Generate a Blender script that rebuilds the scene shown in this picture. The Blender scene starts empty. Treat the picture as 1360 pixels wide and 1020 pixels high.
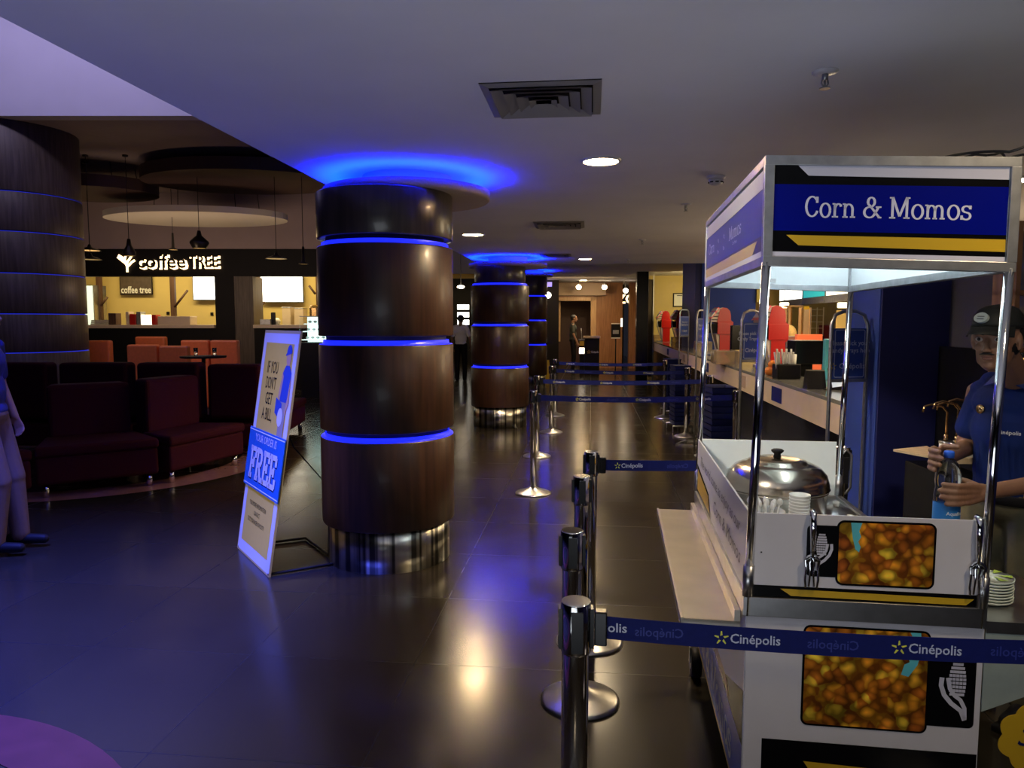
import bpy, math, random
from mathutils import Matrix, Vector
random.seed(7)
R = math.radians
SC = bpy.context.scene
COL = SC.collection

# ------------------------------------------------------------------ camera, world, exposure, big lights
FPX, HORIZON, CAMH = 970.0, 427.0, 1.58
YAW = math.atan(105/FPX)
PITCH = math.atan((510-HORIZON)/FPX)
cam = bpy.data.objects.new('camera', bpy.data.cameras.new('camera'))
COL.objects.link(cam); SC.camera = cam
cam.data.sensor_fit = 'HORIZONTAL'; cam.data.sensor_width = 36
cam.data.lens = 36*FPX/1360
cam.data.clip_start = 0.05; cam.data.clip_end = 200
cam.location = (0, 0, CAMH)
cam.rotation_euler = (math.pi/2-PITCH, 0, YAW)
w = bpy.data.worlds.new('world'); SC.world = w; w.use_nodes = True
w.node_tree.nodes['Background'].inputs[0].default_value = (0.5, 0.5, 0.7, 1)
w.node_tree.nodes['Background'].inputs[1].default_value = 0.02
SC.view_settings.view_transform = 'Standard'; SC.view_settings.look = 'None'
SC.view_settings.gamma = 1; SC.view_settings.exposure = 0.0
SC.view_settings.use_curve_mapping = False

CF_, SF_ = math.cos(YAW), math.sin(YAW)
def W(x, y, d):
    """point of the place seen at photo pixel (x, y), d metres ahead of the camera"""
    u = (x-680)/FPX; v = -(y-510)/FPX
    t = d/(math.cos(PITCH)+v*math.sin(PITCH))
    lat = u*t; z = CAMH+(v*math.cos(PITCH)-math.sin(PITCH))*t
    return Vector((CF_*lat-SF_*d, SF_*lat+CF_*d, z))
def G(x, y, z=0.0):
    u = (x-680)/FPX; v = -(y-510)/FPX
    t = (z-CAMH)/(v*math.cos(PITCH)-math.sin(PITCH))
    return W(x, y, t*(math.cos(PITCH)+v*math.sin(PITCH)))
def LD(lat, d, z=0.0):
    return Vector((CF_*lat-SF_*d, SF_*lat+CF_*d, z))

def area(name, loc, target, sx, sy, power, color, spread=math.pi):
    l = bpy.data.lights.new(name, 'AREA'); l.shape = 'RECTANGLE'; l.size = sx; l.size_y = sy
    l.energy = power; l.color = color; l.spread = spread
    o = bpy.data.objects.new(name, l); COL.objects.link(o); o.location = loc
    o.rotation_euler = (Vector(target)-Vector(loc)).to_track_quat('-Z', 'Y').to_euler()
    return o
def point(name, loc, power, color, r=0.05):
    l = bpy.data.lights.new(name, 'POINT'); l.energy = power; l.color = color; l.shadow_soft_size = r
    o = bpy.data.objects.new(name, l); COL.objects.link(o); o.location = loc; return o
def spot(name, loc, power, color, angle=150, blend=0.6, r=0.08, target=None):
    l = bpy.data.lights.new(name, 'SPOT'); l.energy = power; l.color = color; l.shadow_soft_size = r
    l.spot_size = R(angle); l.spot_blend = blend
    o = bpy.data.objects.new(name, l); COL.objects.link(o); o.location = loc
    if target is not None:
        o.rotation_euler = (Vector(target)-Vector(loc)).to_track_quat('-Z', 'Y').to_euler()
    return o
WARM = (1.0, 0.77, 0.47)
# violet stage wash in the tall void on the left, lighting bulkhead and void ceiling
area('void_wash', LD(-6.0, 7.5, 7.2), LD(-6.0, 11.2, 5.6), 6, .5, 75, (0.66, 0.58, 1.0), R(110))
area('void_blue', LD(-2.7, 2.9, 7.2), LD(-2.5, 2.7, 0.0), 1.5, 1.5, 520, (0.08, 0.11, 1.0), R(52))  # added unseen blue light that tints the left floor
# added unseen fills for the ceiling: warm by the concession counter, cool near the camera
point('concession_fill', (2.9, 7.5, 1.9), 60, WARM, .5)
area('ceiling_fill', (-.3, -.7, .25), (.3, .9, 2.55), 2.2, 2.2, 34, (.86, .92, 1.0), R(120))
spot('board_fill', (-2.4, .4, 2.45), 300, (1, .90, .72), 27, .4, .2, LD(-1.98, 4.8, .72))  # added unseen spot that brightens the offer board
point('pendant_glow', LD(-6.2, 12.6, 2.3), 13, (1, .66, .36), .2)
spot('cart_side_fill', (-1.0, 1.0, 2.5), 260, (1, .9, .74), 34, .6, .15, (.32, 2.75, 1.75))  # added unseen spot that brightens the cart's left side
area('cafe_hall_light', LD(-6.5, 14.0, 2.2), LD(-6.5, 17.5, 3.6), 6, .6, 42, (1, .72, .52))
# kitchen and cafe interior light
area('cafe_light', LD(-7.2, 18.3, 3.7), LD(-7.2, 18.8, 0.5), 7, .8, 230, (1.0, 0.78, 0.36))
area('kitchen_light', (3.1, 9.5, 2.5), (3.1, 9.5, 0.0), 1.4, 6, 95, (1.0, 0.72, 0.36))
area('far_yellow_light', (2.9, 19.2, 2.45), (2.9, 20.9, 1.2), 1.6, 1.6, 45, (1.0, 0.78, 0.34))
area('lobby_end_light', LD(1.5, 21.5, 2.8), LD(1.5, 23.5, 0.6), 3.0, 1.0, 60, (1.0, 0.66, 0.32))

# ------------------------------------------------------------------ materials
MATS = {}
def mat(name, col, rough=0.5, metal=0.0, emit=None, es=0.0, noise=0.0, nscale=30, bump=0.0, trans=0.0, coat=0.0, spec=0.5, alpha=1.0, aniso=0.0):
    if name in MATS: return MATS[name]
    m = bpy.data.materials.new(name); m.use_nodes = True; MATS[name] = m
    nt = m.node_tree; b = nt.nodes['Principled BSDF']
    b.inputs['Base Color'].default_value = (*col, 1)
    b.inputs['Roughness'].default_value = rough; b.inputs['Metallic'].default_value = metal
    b.inputs['Coat Weight'].default_value = coat; b.inputs['Specular IOR Level'].default_value = spec
    b.inputs['Transmission Weight'].default_value = trans; b.inputs['Alpha'].default_value = alpha
    if emit: 
        b.inputs['Emission Color'].default_value = (*emit, 1); b.inputs['Emission Strength'].default_value = es
    if noise or bump:
        tc = nt.nodes.new('ShaderNodeTexCoord'); n = nt.nodes.new('ShaderNodeTexNoise')
        n.inputs['Scale'].default_value = nscale; n.inputs['Detail'].default_value = 4
        nt.links.new(tc.outputs['Object'], n.inputs['Vector'])
        if noise:
            mx = nt.nodes.new('ShaderNodeMix'); mx.data_type = 'RGBA'; mx.blend_type = 'MULTIPLY'
            mx.inputs[0].default_value = noise
            mx.inputs[6].default_value = (*col, 1)
            nt.links.new(n.outputs['Color'], mx.inputs[7]); 
            rp = nt.nodes.new('ShaderNodeMapRange'); rp.inputs[1].default_value = .3; rp.inputs[2].default_value = .7
            rp.inputs[3].default_value = .5; rp.inputs[4].default_value = 1.15
            nt.links.new(n.outputs['Fac'], rp.inputs[0]); nt.links.new(rp.outputs[0], mx.inputs[7])
            nt.links.new(mx.outputs[2], b.inputs['Base Color'])
        if bump:
            bp = nt.nodes.new('ShaderNodeBump'); bp.inputs['Strength'].default_value = bump; bp.inputs['Distance'].default_value = .01
            nt.links.new(n.outputs['Fac'], bp.inputs['Height']); nt.links.new(bp.outputs[0], b.inputs['Normal'])
    return m

def wood(name, c1, c2, rough=0.3, scale=1.0, coat=0.0, horiz=False):
    m = mat(name, c1, rough, coat=coat); nt = m.node_tree; b = nt.nodes['Principled BSDF']
    tc = nt.nodes.new('ShaderNodeTexCoord'); mp = nt.nodes.new('ShaderNodeMapping')
    mp.inputs['Scale'].default_value = (1.2*scale, 14*scale, 14*scale) if horiz else (14*scale, 14*scale, 0.9*scale)
    n = nt.nodes.new('ShaderNodeTexNoise'); n.inputs['Scale'].default_value = 2.2; n.inputs['Detail'].default_value = 5; n.inputs['Distortion'].default_value = .4
    cr = nt.nodes.new('ShaderNodeValToRGB'); cr.color_ramp.elements[0].color = (*c1, 1); cr.color_ramp.elements[1].color = (*c2, 1)
    cr.color_ramp.elements[0].position = .35; cr.color_ramp.elements[1].position = .68
    nt.links.new(tc.outputs['Object'], mp.inputs[0]); nt.links.new(mp.outputs[0], n.inputs['Vector'])
    nt.links.new(n.outputs['Fac'], cr.inputs[0]); nt.links.new(cr.outputs[0], b.inputs['Base Color'])
    return m

def corn_mat():
    m = mat('corn_print', (1, .5, .1), 0.25); nt = m.node_tree; b = nt.nodes['Principled BSDF']
    L = nt.links.new
    tc = nt.nodes.new('ShaderNodeTexCoord'); nz = nt.nodes.new('ShaderNodeTexNoise'); nz.inputs['Scale'].default_value = 16
    mp = nt.nodes.new('ShaderNodeMixRGB'); mp.inputs[0].default_value = .045
    v = nt.nodes.new('ShaderNodeTexVoronoi'); v.feature = 'SMOOTH_F1'; v.inputs['Scale'].default_value = 34; v.inputs['Smoothness'].default_value = .22
    L(tc.outputs['Object'], nz.inputs['Vector']); L(tc.outputs['Object'], mp.inputs[1]); L(nz.outputs['Color'], mp.inputs[2])
    L(mp.outputs[0], v.inputs['Vector'])
    sp = nt.nodes.new('ShaderNodeSeparateColor'); L(v.outputs['Color'], sp.inputs[0])
    cr = nt.nodes.new('ShaderNodeValToRGB'); e = cr.color_ramp.elements
    e[0].position = 0; e[0].color = (.36, .09, .012, 1); e[1].position = 1; e[1].color = (.95, .66, .05, 1)
    a = e.new(.45); a.color = (.62, .20, .015, 1); a = e.new(.72); a.color = (.80, .34, .02, 1)
    L(sp.outputs[0], cr.inputs[0])
    ed = nt.nodes.new('ShaderNodeMapRange'); ed.inputs[1].default_value = .02; ed.inputs[2].default_value = .62; ed.inputs[3].default_value = 1.6; ed.inputs[4].default_value = .30
    L(v.outputs['Distance'], ed.inputs[0])
    # patches of larger scale colour in the print
    n2 = nt.nodes.new('ShaderNodeTexNoise'); n2.inputs['Scale'].default_value = 7; L(tc.outputs['Object'], n2.inputs['Vector'])
    r2 = nt.nodes.new('ShaderNodeMapRange'); r2.inputs[1].default_value = .35; r2.inputs[2].default_value = .65; r2.inputs[3].default_value = .45; r2.inputs[4].default_value = 1.3
    L(n2.outputs['Fac'], r2.inputs[0])
    m1 = nt.nodes.new('ShaderNodeMath'); m1.operation = 'MULTIPLY'; L(ed.outputs[0], m1.inputs[0]); L(r2.outputs[0], m1.inputs[1])
    mx = nt.nodes.new('ShaderNodeMix'); mx.data_type = 'RGBA'; mx.blend_type = 'MULTIPLY'; mx.inputs[0].default_value = 1
    L(cr.outputs[0], mx.inputs[6]); L(m1.outputs[0], mx.inputs[7]); L(mx.outputs[2], b.inputs['Base Color'])
    return m

def floor_mat():
    m = mat('floor_tiles', (.02, .018, .016), 0.2); nt = m.node_tree; b = nt.nodes['Principled BSDF']; L = nt.links.new
    tc = nt.nodes.new('ShaderNodeTexCoord')
    br = nt.nodes.new('ShaderNodeTexBrick'); br.offset = 0; br.inputs['Scale'].default_value = 1.0
    br.inputs['Brick Width'].default_value = .8; br.inputs['Row Height'].default_value = .8; br.inputs['Mortar Size'].default_value = .003
    br.inputs['Color1'].default_value = (.019, .0145, .009, 1); br.inputs['Color2'].default_value = (.022, .017, .011, 1); br.inputs['Mortar'].default_value = (.010, .009, .009, 1)
    L(tc.outputs['Object'], br.inputs['Vector'])
    n = nt.nodes.new('ShaderNodeTexNoise'); n.inputs['Scale'].default_value = 3; n.inputs['Detail'].default_value = 6
    L(tc.outputs['Object'], n.inputs['Vector'])
    r = nt.nodes.new('ShaderNodeMapRange'); r.inputs[3].default_value = .14; r.inputs[4].default_value = .27; L(n.outputs['Fac'], r.inputs[0])
    a = nt.nodes.new('ShaderNodeMath'); a.operation = 'MULTIPLY_ADD'; a.inputs[1].default_value = .08; L(br.outputs['Fac'], a.inputs[0]); L(r.outputs[0], a.inputs[2])
    L(a.outputs[0], b.inputs['Roughness']); L(br.outputs['Color'], b.inputs['Base Color'])
    bp = nt.nodes.new('ShaderNodeBump'); bp.inputs['Strength'].default_value = .04; bp.inputs['Distance'].default_value = .01
    n3 = nt.nodes.new('ShaderNodeTexNoise'); n3.inputs['Scale'].default_value = 2.0; L(tc.outputs['Object'], n3.inputs['Vector'])
    L(n3.outputs['Fac'], bp.inputs['Height']); L(bp.outputs[0], b.inputs['Normal'])
    b.inputs['Specular IOR Level'].default_value = .5
    return m

M_floor = floor_mat()
M_inlay = mat('pink_stone_inlay', (.26, .12, .10), .25, noise=.3, nscale=12)
M_ceil = mat('ceiling_paint', (.74, .72, .74), .8, noise=.15, nscale=1.5)
M_ceil_dark = mat('cafe_ceiling_paint', (.30, .24, .24), .8, noise=.2, nscale=2)
M_bulk = mat('bulkhead_paint', (.55, .53, .60), .8, noise=.08, nscale=2)
M_cafewall = mat('cafe_upper_wall_paint', (.34, .26, .25), .8, noise=.15, nscale=2)
M_black = mat('black_matte', (.006, .005, .006), .6, spec=.2, noise=.4)
M_blackgloss = mat('black_gloss', (.006, .006, .007), .25, noise=.2, spec=.25)
M_col = wood('column_veneer', (.026, .010, .0045), (.052, .020, .009), .40, coat=.08)
M_coltop = wood('column_veneer_top_shade', (.030, .022, .018), (.055, .040, .030), .32, coat=.2)  # same veneer, greyed in colour for the light on the top drum
M_pillar = wood('grey_brown_pillar_veneer', (.055, .038, .028), (.10, .075, .055), .5)
M_chrome = mat('polished_steel', (.75, .75, .76), .08, 1, noise=.1, nscale=4)
M_steel = mat('brushed_steel', (.50, .50, .51), .30, 1, noise=.3, nscale=20)
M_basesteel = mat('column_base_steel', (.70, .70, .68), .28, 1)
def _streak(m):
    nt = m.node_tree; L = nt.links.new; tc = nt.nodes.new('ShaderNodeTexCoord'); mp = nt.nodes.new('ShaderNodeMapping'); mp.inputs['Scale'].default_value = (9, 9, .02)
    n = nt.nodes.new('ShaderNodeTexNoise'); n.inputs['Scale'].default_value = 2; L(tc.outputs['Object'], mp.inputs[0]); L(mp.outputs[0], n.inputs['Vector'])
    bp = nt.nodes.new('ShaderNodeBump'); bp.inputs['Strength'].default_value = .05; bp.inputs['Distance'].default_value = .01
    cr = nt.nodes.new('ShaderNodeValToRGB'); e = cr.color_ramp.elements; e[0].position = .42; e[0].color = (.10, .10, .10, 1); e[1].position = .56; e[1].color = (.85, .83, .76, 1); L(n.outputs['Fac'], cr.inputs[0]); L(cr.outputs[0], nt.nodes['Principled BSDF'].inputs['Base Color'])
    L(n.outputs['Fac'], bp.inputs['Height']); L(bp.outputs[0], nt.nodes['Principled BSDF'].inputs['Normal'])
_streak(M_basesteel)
M_steeldull = mat('galvanised_steel', (.42, .43, .45), .38, .9, noise=.4, nscale=25)
M_led = mat('blue_led', (.02, .02, .3), .4, emit=(.015, .03, 1.0), es=7)
M_led_halo = mat('blue_led_halo', (.02, .02, .3), .4, emit=(.0004, .006, 1.0), es=260)
M_lamp = mat('warm_lamp_disc', (1, .9, .7), .4, emit=(1, .82, .55), es=24)
M_white = mat('white_laminate', (.62, .61, .66), .3, noise=.08, nscale=6)
M_whitein = mat('white_inner_sheet', (.80, .86, .88), .4, noise=.04)
M_blue = mat('sign_blue', (.001, .004, .20), .25, spec=.15)
M_navy = mat('navy_belt', (.003, .007, .095), .7, spec=.2, noise=.2, nscale=60)
M_belttext = mat('belt_lettering', (.45, .48, .62), .6)
M_beltghost = mat('belt_show_through', (.010, .02, .20), .6)
M_star = mat('star_yellow_green', (.62, .62, .06), .6)
M_yellow = mat('sign_yellow', (.55, .35, .02), .3)
M_signtext = mat('pale_lettering', (.60, .62, .78), .4)
M_signgrey = mat('pale_grey_stripe', (.55, .55, .66), .4)
M_blacksign = mat('sign_black', (.003, .003, .004), .25, spec=.15)
M_corn = corn_mat()
M_cup = mat('cup_turquoise', (.10, .50, .58), .4)
M_dark = mat('dark_grey_letter', (.16, .15, .20), .5)
M_bluewall = mat('royal_blue_paint', (.012, .04, .24), .6, noise=.12, nscale=4)
M_navywall = mat('navy_paint', (.006, .008, .085), .55, noise=.2, nscale=4)
M_yellowwall = mat('yellow_wall_paint', (.62, .48, .18), .7, noise=.1, nscale=2)
M_red = mat('dispenser_red', (.42, .010, .008), .3)
M_redsofa = mat('maroon_velvet', (.045, .003, .006), .85, spec=.15, noise=.35, nscale=90)
M_orange = mat('orange_vinyl', (.80, .19, .045), .5, noise=.2, nscale=20)
M_counter = mat('cream_counter_laminate', (.62, .50, .38), .35, noise=.1, nscale=8)
M_countertop = mat('grey_granite_top', (.20, .20, .19), .12, noise=.4, nscale=120)
M_woodlight = wood('lobby_wood_panel', (.20, .085, .030), (.32, .15, .06), .4)
M_woodframe = wood('pale_door_wood', (.36, .21, .09), (.48, .30, .14), .45)
M_woodbrown = wood('cafe_branch_wood', (.05, .02, .012), (.09, .04, .02), .6)
M_beige = mat('beige_panel', (.38, .28, .20), .6, noise=.1)
M_lightbox = mat('white_lightbox', (.9, .9, .85), .4, emit=(1, .97, .88), es=3.2)
M_lightbox2 = mat('cream_lightbox', (.9, .8, .6), .4, emit=(1, .86, .66), es=2.4)
M_teal = mat('teal_menu_screen', (.02, .3, .3), .4, emit=(.02, .36, .38), es=1.0)
M_halo = mat('halo_glow', (.9, .7, .4), .4, emit=(1, .66, .34), es=3.2)
M_tube = mat('fluorescent_tube', (1, 1, 1), .4, emit=(.86, .97, 1.0), es=24)
M_cable = mat('black_cable', (.015, .015, .016), .5)
M_brass = mat('brass', (.60, .40, .18), .25, 1)
M_skin = mat('brown_skin', (.26, .135, .082), .5, noise=.2, nscale=40)
M_skin2 = mat('tan_skin', (.30, .15, .10), .5, noise=.2, nscale=40)
M_hair = mat('black_hair', (.008, .007, .007), .6, noise=.3, nscale=80)
M_glass = mat('clear_plastic', (.9, .95, .97), .05, trans=1.0)
M_paper = mat('white_paper', (.75, .75, .72), .6)
M_ply = wood('pale_shelf_wood', (.60, .42, .24), (.70, .50, .30), .5)

# ------------------------------------------------------------------ mesh builder
class MB:
    def __init__(s, default=None):
        s.v = []; s.f = []; s.mi = []; s.sm = []; s.mats = []; s.M = Matrix.Identity(4); s.cur = default
    def _m(s, m):
        m = m or s.cur
        if m not in s.mats: s.mats.append(m)
        return s.mats.index(m)
    def add(s, vs, fs, mat=None, smooth=False, M=None):
        T = s.M @ M if M is not None else s.M
        o = len(s.v); s.v += [tuple(T @ Vector(p)) for p in vs]; k = s._m(mat)
        for i, f in enumerate(fs):
            s.f.append([a+o for a in f]); s.mi.append(k); s.sm.append(smooth[i] if isinstance(smooth, list) else smooth)
        return s
    def box(s, c, d, mat=None, rot=None, M=None):
        x, y, z = d[0]/2, d[1]/2, d[2]/2
        T = Matrix.Translation(c)
        if rot: T = T @ Matrix.Rotation(rot[0], 4, 'X') @ Matrix.Rotation(rot[1], 4, 'Y') @ Matrix.Rotation(rot[2], 4, 'Z')
        if M is not None: T = M @ T
        return s.add([(-x,-y,-z),(x,-y,-z),(x,y,-z),(-x,y,-z),(-x,-y,z),(x,-y,z),(x,y,z),(-x,y,z)],
              [(0,3,2,1),(4,5,6,7),(0,1,5,4),(1,2,6,5),(2,3,7,6),(3,0,4,7)], mat, M=T)
    def b2(s, a, b, mat=None):
        return s.box([(a[i]+b[i])/2 for i in range(3)], [abs(b[i]-a[i]) for i in range(3)], mat)
    def lathe(s, prof, c=(0,0,0), n=32, mat=None, M=None, flat=False):
        T = Matrix.Translation(c)
        if M is not None: T = M @ T
        vs = []; fs = []
        for r, z in prof:
            for k in range(n):
                a = 2*math.pi*k/n; vs.append((r*math.cos(a), r*math.sin(a), z))
        for i in range(len(prof)-1):
            for k in range(n):
                a = i*n+k; b = i*n+(k+1) % n
                fs.append((a, b, b+n, a+n))
        sm = [not flat]*len(fs)
        if prof[0][0] > 1e-5: fs.append(tuple(reversed(range(n)))); sm.append(False)
        if prof[-1][0] > 1e-5: fs.append(tuple(range((len(prof)-1)*n, len(prof)*n))); sm.append(False)
        return s.add(vs, fs, mat, sm, T)
    def ring(s, prof, c=(0,0,0), n=32, mat=None):
        vs = []; fs = []
        for r, z in prof:
            for k in range(n): a = 2*math.pi*k/n; vs.append((c[0]+r*math.cos(a), c[1]+r*math.sin(a), c[2]+z))
        for i in range(len(prof)-1):
            for k in range(n): a = i*n+k; b = i*n+(k+1) % n; fs.append((a, b, b+n, a+n))
        return s.add(vs, fs, mat, True)
    def cyl(s, p0, p1, r0, r1=None, n=16, mat=None):
        p0 = Vector(p0); p1 = Vector(p1); r1 = r0 if r1 is None else r1
        d = p1-p0; T = Matrix.Translation(p0) @ d.to_track_quat('Z', 'Y').to_matrix().to_4x4()
        return s.lathe([(r0, 0), (r1, d.length)], n=n, mat=mat, M=T)
    def caps(s, p0, p1, r0, r1=None, n=14, mat=None):
        p0 = Vector(p0); p1 = Vector(p1); r1 = r0 if r1 is None else r1
        d = p1-p0; T = Matrix.Translation(p0) @ d.to_track_quat('Z', 'Y').to_matrix().to_4x4()
        L = d.length; pr = []
        for k in range(5): a = -math.pi/2+k*math.pi/10; pr.append((max(r0*math.cos(a), 1e-6), r0*math.sin(a)))
        for k in range(6): a = k*math.pi/10; pr.append((max(r1*math.cos(a), 1e-6), L+r1*math.sin(a)))
        return s.lathe(pr, n=n, mat=mat, M=T)
    def ell(s, c, r, mat=None, rot=(0,0,0), n=16, m=10):
        T = Matrix.Translation(c) @ Matrix.Rotation(rot[2], 4, 'Z') @ Matrix.Rotation(rot[1], 4, 'Y') @ Matrix.Rotation(rot[0], 4, 'X') @ Matrix.Diagonal((*r, 1))
        pr = [(max(math.sin(math.pi*k/m), 1e-6), -math.cos(math.pi*k/m)) for k in range(m+1)]
        return s.lathe(pr, n=n, mat=mat, M=T)
    def tube(s, path, r, n=8, mat=None, closed=False):
        P = [Vector(p) for p in path]; vs = []; fs = []; N = len(P)
        up = None
        for i, p in enumerate(P):
            if closed: t = (P[(i+1) % N]-P[i-1])
            else: t = (P[min(i+1, N-1)]-P[max(i-1, 0)])
            t.normalize()
            if up is None:
                up = Vector((0,0,1)) if abs(t.z) < .9 else Vector((1,0,0))
            a = t.cross(up).normalized(); b = a.cross(t).normalized(); up = b
            rr = r[i] if isinstance(r, (list, tuple)) else r
            for k in range(n):
                q = 2*math.pi*k/n; vs.append(p+a*(rr*math.cos(q))+b*(rr*math.sin(q)))
        for i in range(N if closed else N-1):
            j = (i+1) % N
            for k in range(n):
                fs.append((i*n+k, i*n+(k+1) % n, j*n+(k+1) % n, j*n+k))
        sm = [True]*len(fs)
        if not closed:
            fs.append(tuple(reversed(range(n)))); fs.append(tuple(range((N-1)*n, N*n))); sm += [False]*2
        return s.add(vs, fs, mat, sm)
    def prism(s, pts, z0, z1, mat=None, M=None, side=None):
        n = len(pts)
        vs = [(x, y, z0) for x, y in pts]+[(x, y, z1) for x, y in pts]
        s.add(vs, [tuple(reversed(range(n))), tuple(range(n, 2*n))], mat, False, M)
        return s.add(vs, [(k, (k+1) % n, n+(k+1) % n, n+k) for k in range(n)], side or mat, False, M)
    def poly(s, pts, z=0, mat=None, M=None):
        return s.add([(x, y, z) for x, y in pts], [tuple(range(len(pts)))], mat, False, M)
    def stroke(s, pts, w0, w1=None, mat=None, M=None, z=0, closed=False):
        """flat printed stroke; w0 width of level runs, w1 of upright runs"""
        w1 = w0 if w1 is None else w1
        P = [Vector((a, b, 0)) for a, b in pts]
        if closed: P.append(P[0])
        N = len(P); L = []; Rr = []
        for i in range(N):
            t = P[min(i+1, N-1)]-P[max(i-1, 0)]
            if closed and i in (0, N-1): t = P[1]-P[-2]
            if t.length < 1e-9: t = Vector((1, 0, 0))
            t.normalize(); wd = w0+(w1-w0)*abs(t.y)**1.5; nrm = Vector((-t.y, t.x, 0))*wd/2
            L.append(P[i]+nrm); Rr.append(P[i]-nrm)
        vs = [(p.x, p.y, z) for p in L]+[(p.x, p.y, z) for p in Rr]
        return s.add(vs, [(N+i, N+i+1, i+1, i) for i in range(N-1)], mat, False, M)
    def text(s, body, size, M, mat=None, z=0.0, align='CENTER', width=None, shear=0.0, bold=0.0, mirror=False):
        c = bpy.data.curves.new('t', 'FONT'); c.body = body; c.size = size; c.align_x = align; c.align_y = 'CENTER'
        c.resolution_u = 2; c.shear = shear; c.offset = bold*size
        o = bpy.data.objects.new('t', c); COL.objects.link(o)
        dg = bpy.context.evaluated_depsgraph_get(); me = bpy.data.meshes.new_from_object(o.evaluated_get(dg))
        vs = [tuple(v.co) for v in me.vertices]; fs = [tuple(p.vertices) for p in me.polygons]
        bpy.data.objects.remove(o); bpy.data.meshes.remove(me); bpy.data.curves.remove(c)
        if not vs: return s
        if width:
            x0 = min(v[0] for v in vs); x1 = max(v[0] for v in vs); k = width/(x1-x0)
            vs = [(v[0]*k, v[1], v[2]) for v in vs]
        if mirror: vs = [(-v[0], v[1], v[2]) for v in vs]; fs = [tuple(reversed(f)) for f in fs]
        return s.add([(v[0], v[1], z) for v in vs], fs, mat, False, M)
    def build(s, name, parent=None, bevel=0, seg=2, loc=None):
        me = bpy.data.meshes.new(name); me.from_pydata(s.v, [], s.f); 
        for m in s.mats: me.materials.append(m)
        me.polygons.foreach_set('material_index', s.mi); me.polygons.foreach_set('use_smooth', s.sm); me.update()
        o = bpy.data.objects.new(name, me); COL.objects.link(o)
        if parent is not None: o.parent = parent
        if loc is not None: o.location = loc
        if bevel:
            b = o.modifiers.new('bevel', 'BEVEL'); b.width = bevel; b.segments = seg; b.limit_method = 'ANGLE'; b.angle_limit = R(50)
        return o
def PM(o, xd, yd):
    """matrix of a printed plane: origin, right direction, up direction"""
    x = Vector(xd).normalized(); y = Vector(yd).normalized(); z = x.cross(y)
    return Matrix(((x.x, y.x, z.x, o[0]), (x.y, y.y, z.y, o[1]), (x.z, y.z, z.z, o[2]), (0, 0, 0, 1)))
def tag(o, label=None, cat=None, group=None, kind=None):
    if label: o['label'] = label
    if cat: o['category'] = cat
    if group: o['group'] = group
    if kind: o['kind'] = kind
    return o
def thing(name, label, cat, loc=(0,0,0), rz=0, group=None):
    o = bpy.data.objects.new(name, None); COL.objects.link(o); o.empty_display_size = .1
    o.location = loc; o.rotation_euler = (0, 0, rz); return tag(o, label, cat, group)
def dup(src, loc, rz=None, label=None, group=None, scale=None):
    def cp(o, par):
        c = o.copy(); COL.objects.link(c)
        if par is not None: c.parent = par
        for ch in [k for k in COL.objects if k.parent == o]: cp(ch, c)
        return c
    r = cp(src, None); r.location = loc
    if rz is not None: r.rotation_euler = (0, 0, rz)
    if label: r['label'] = label
    if group: r['group'] = group
    if scale: r.scale = (scale,)*3
    return r
def struct(name, mb, **k): return tag(mb.build(name, **k), kind='structure')
def rrect(x0, y0, x1, y1, r, n=5):
    P = []
    for cx, cy, a0 in ((x1-r, y1-r, 0), (x0+r, y1-r, 90), (x0+r, y0+r, 180), (x1-r, y0+r, 270)):
        for k in range(n+1): a = R(a0+90*k/n); P.append((cx+r*math.cos(a), cy+r*math.sin(a)))
    return P
def arc(cx, cy, rx, ry, a0, a1, n=14): return [(cx+rx*math.cos(R(a0+(a1-a0)*k/n)), cy+ry*math.sin(R(a0+(a1-a0)*k/n))) for k in range(n+1)]
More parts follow.
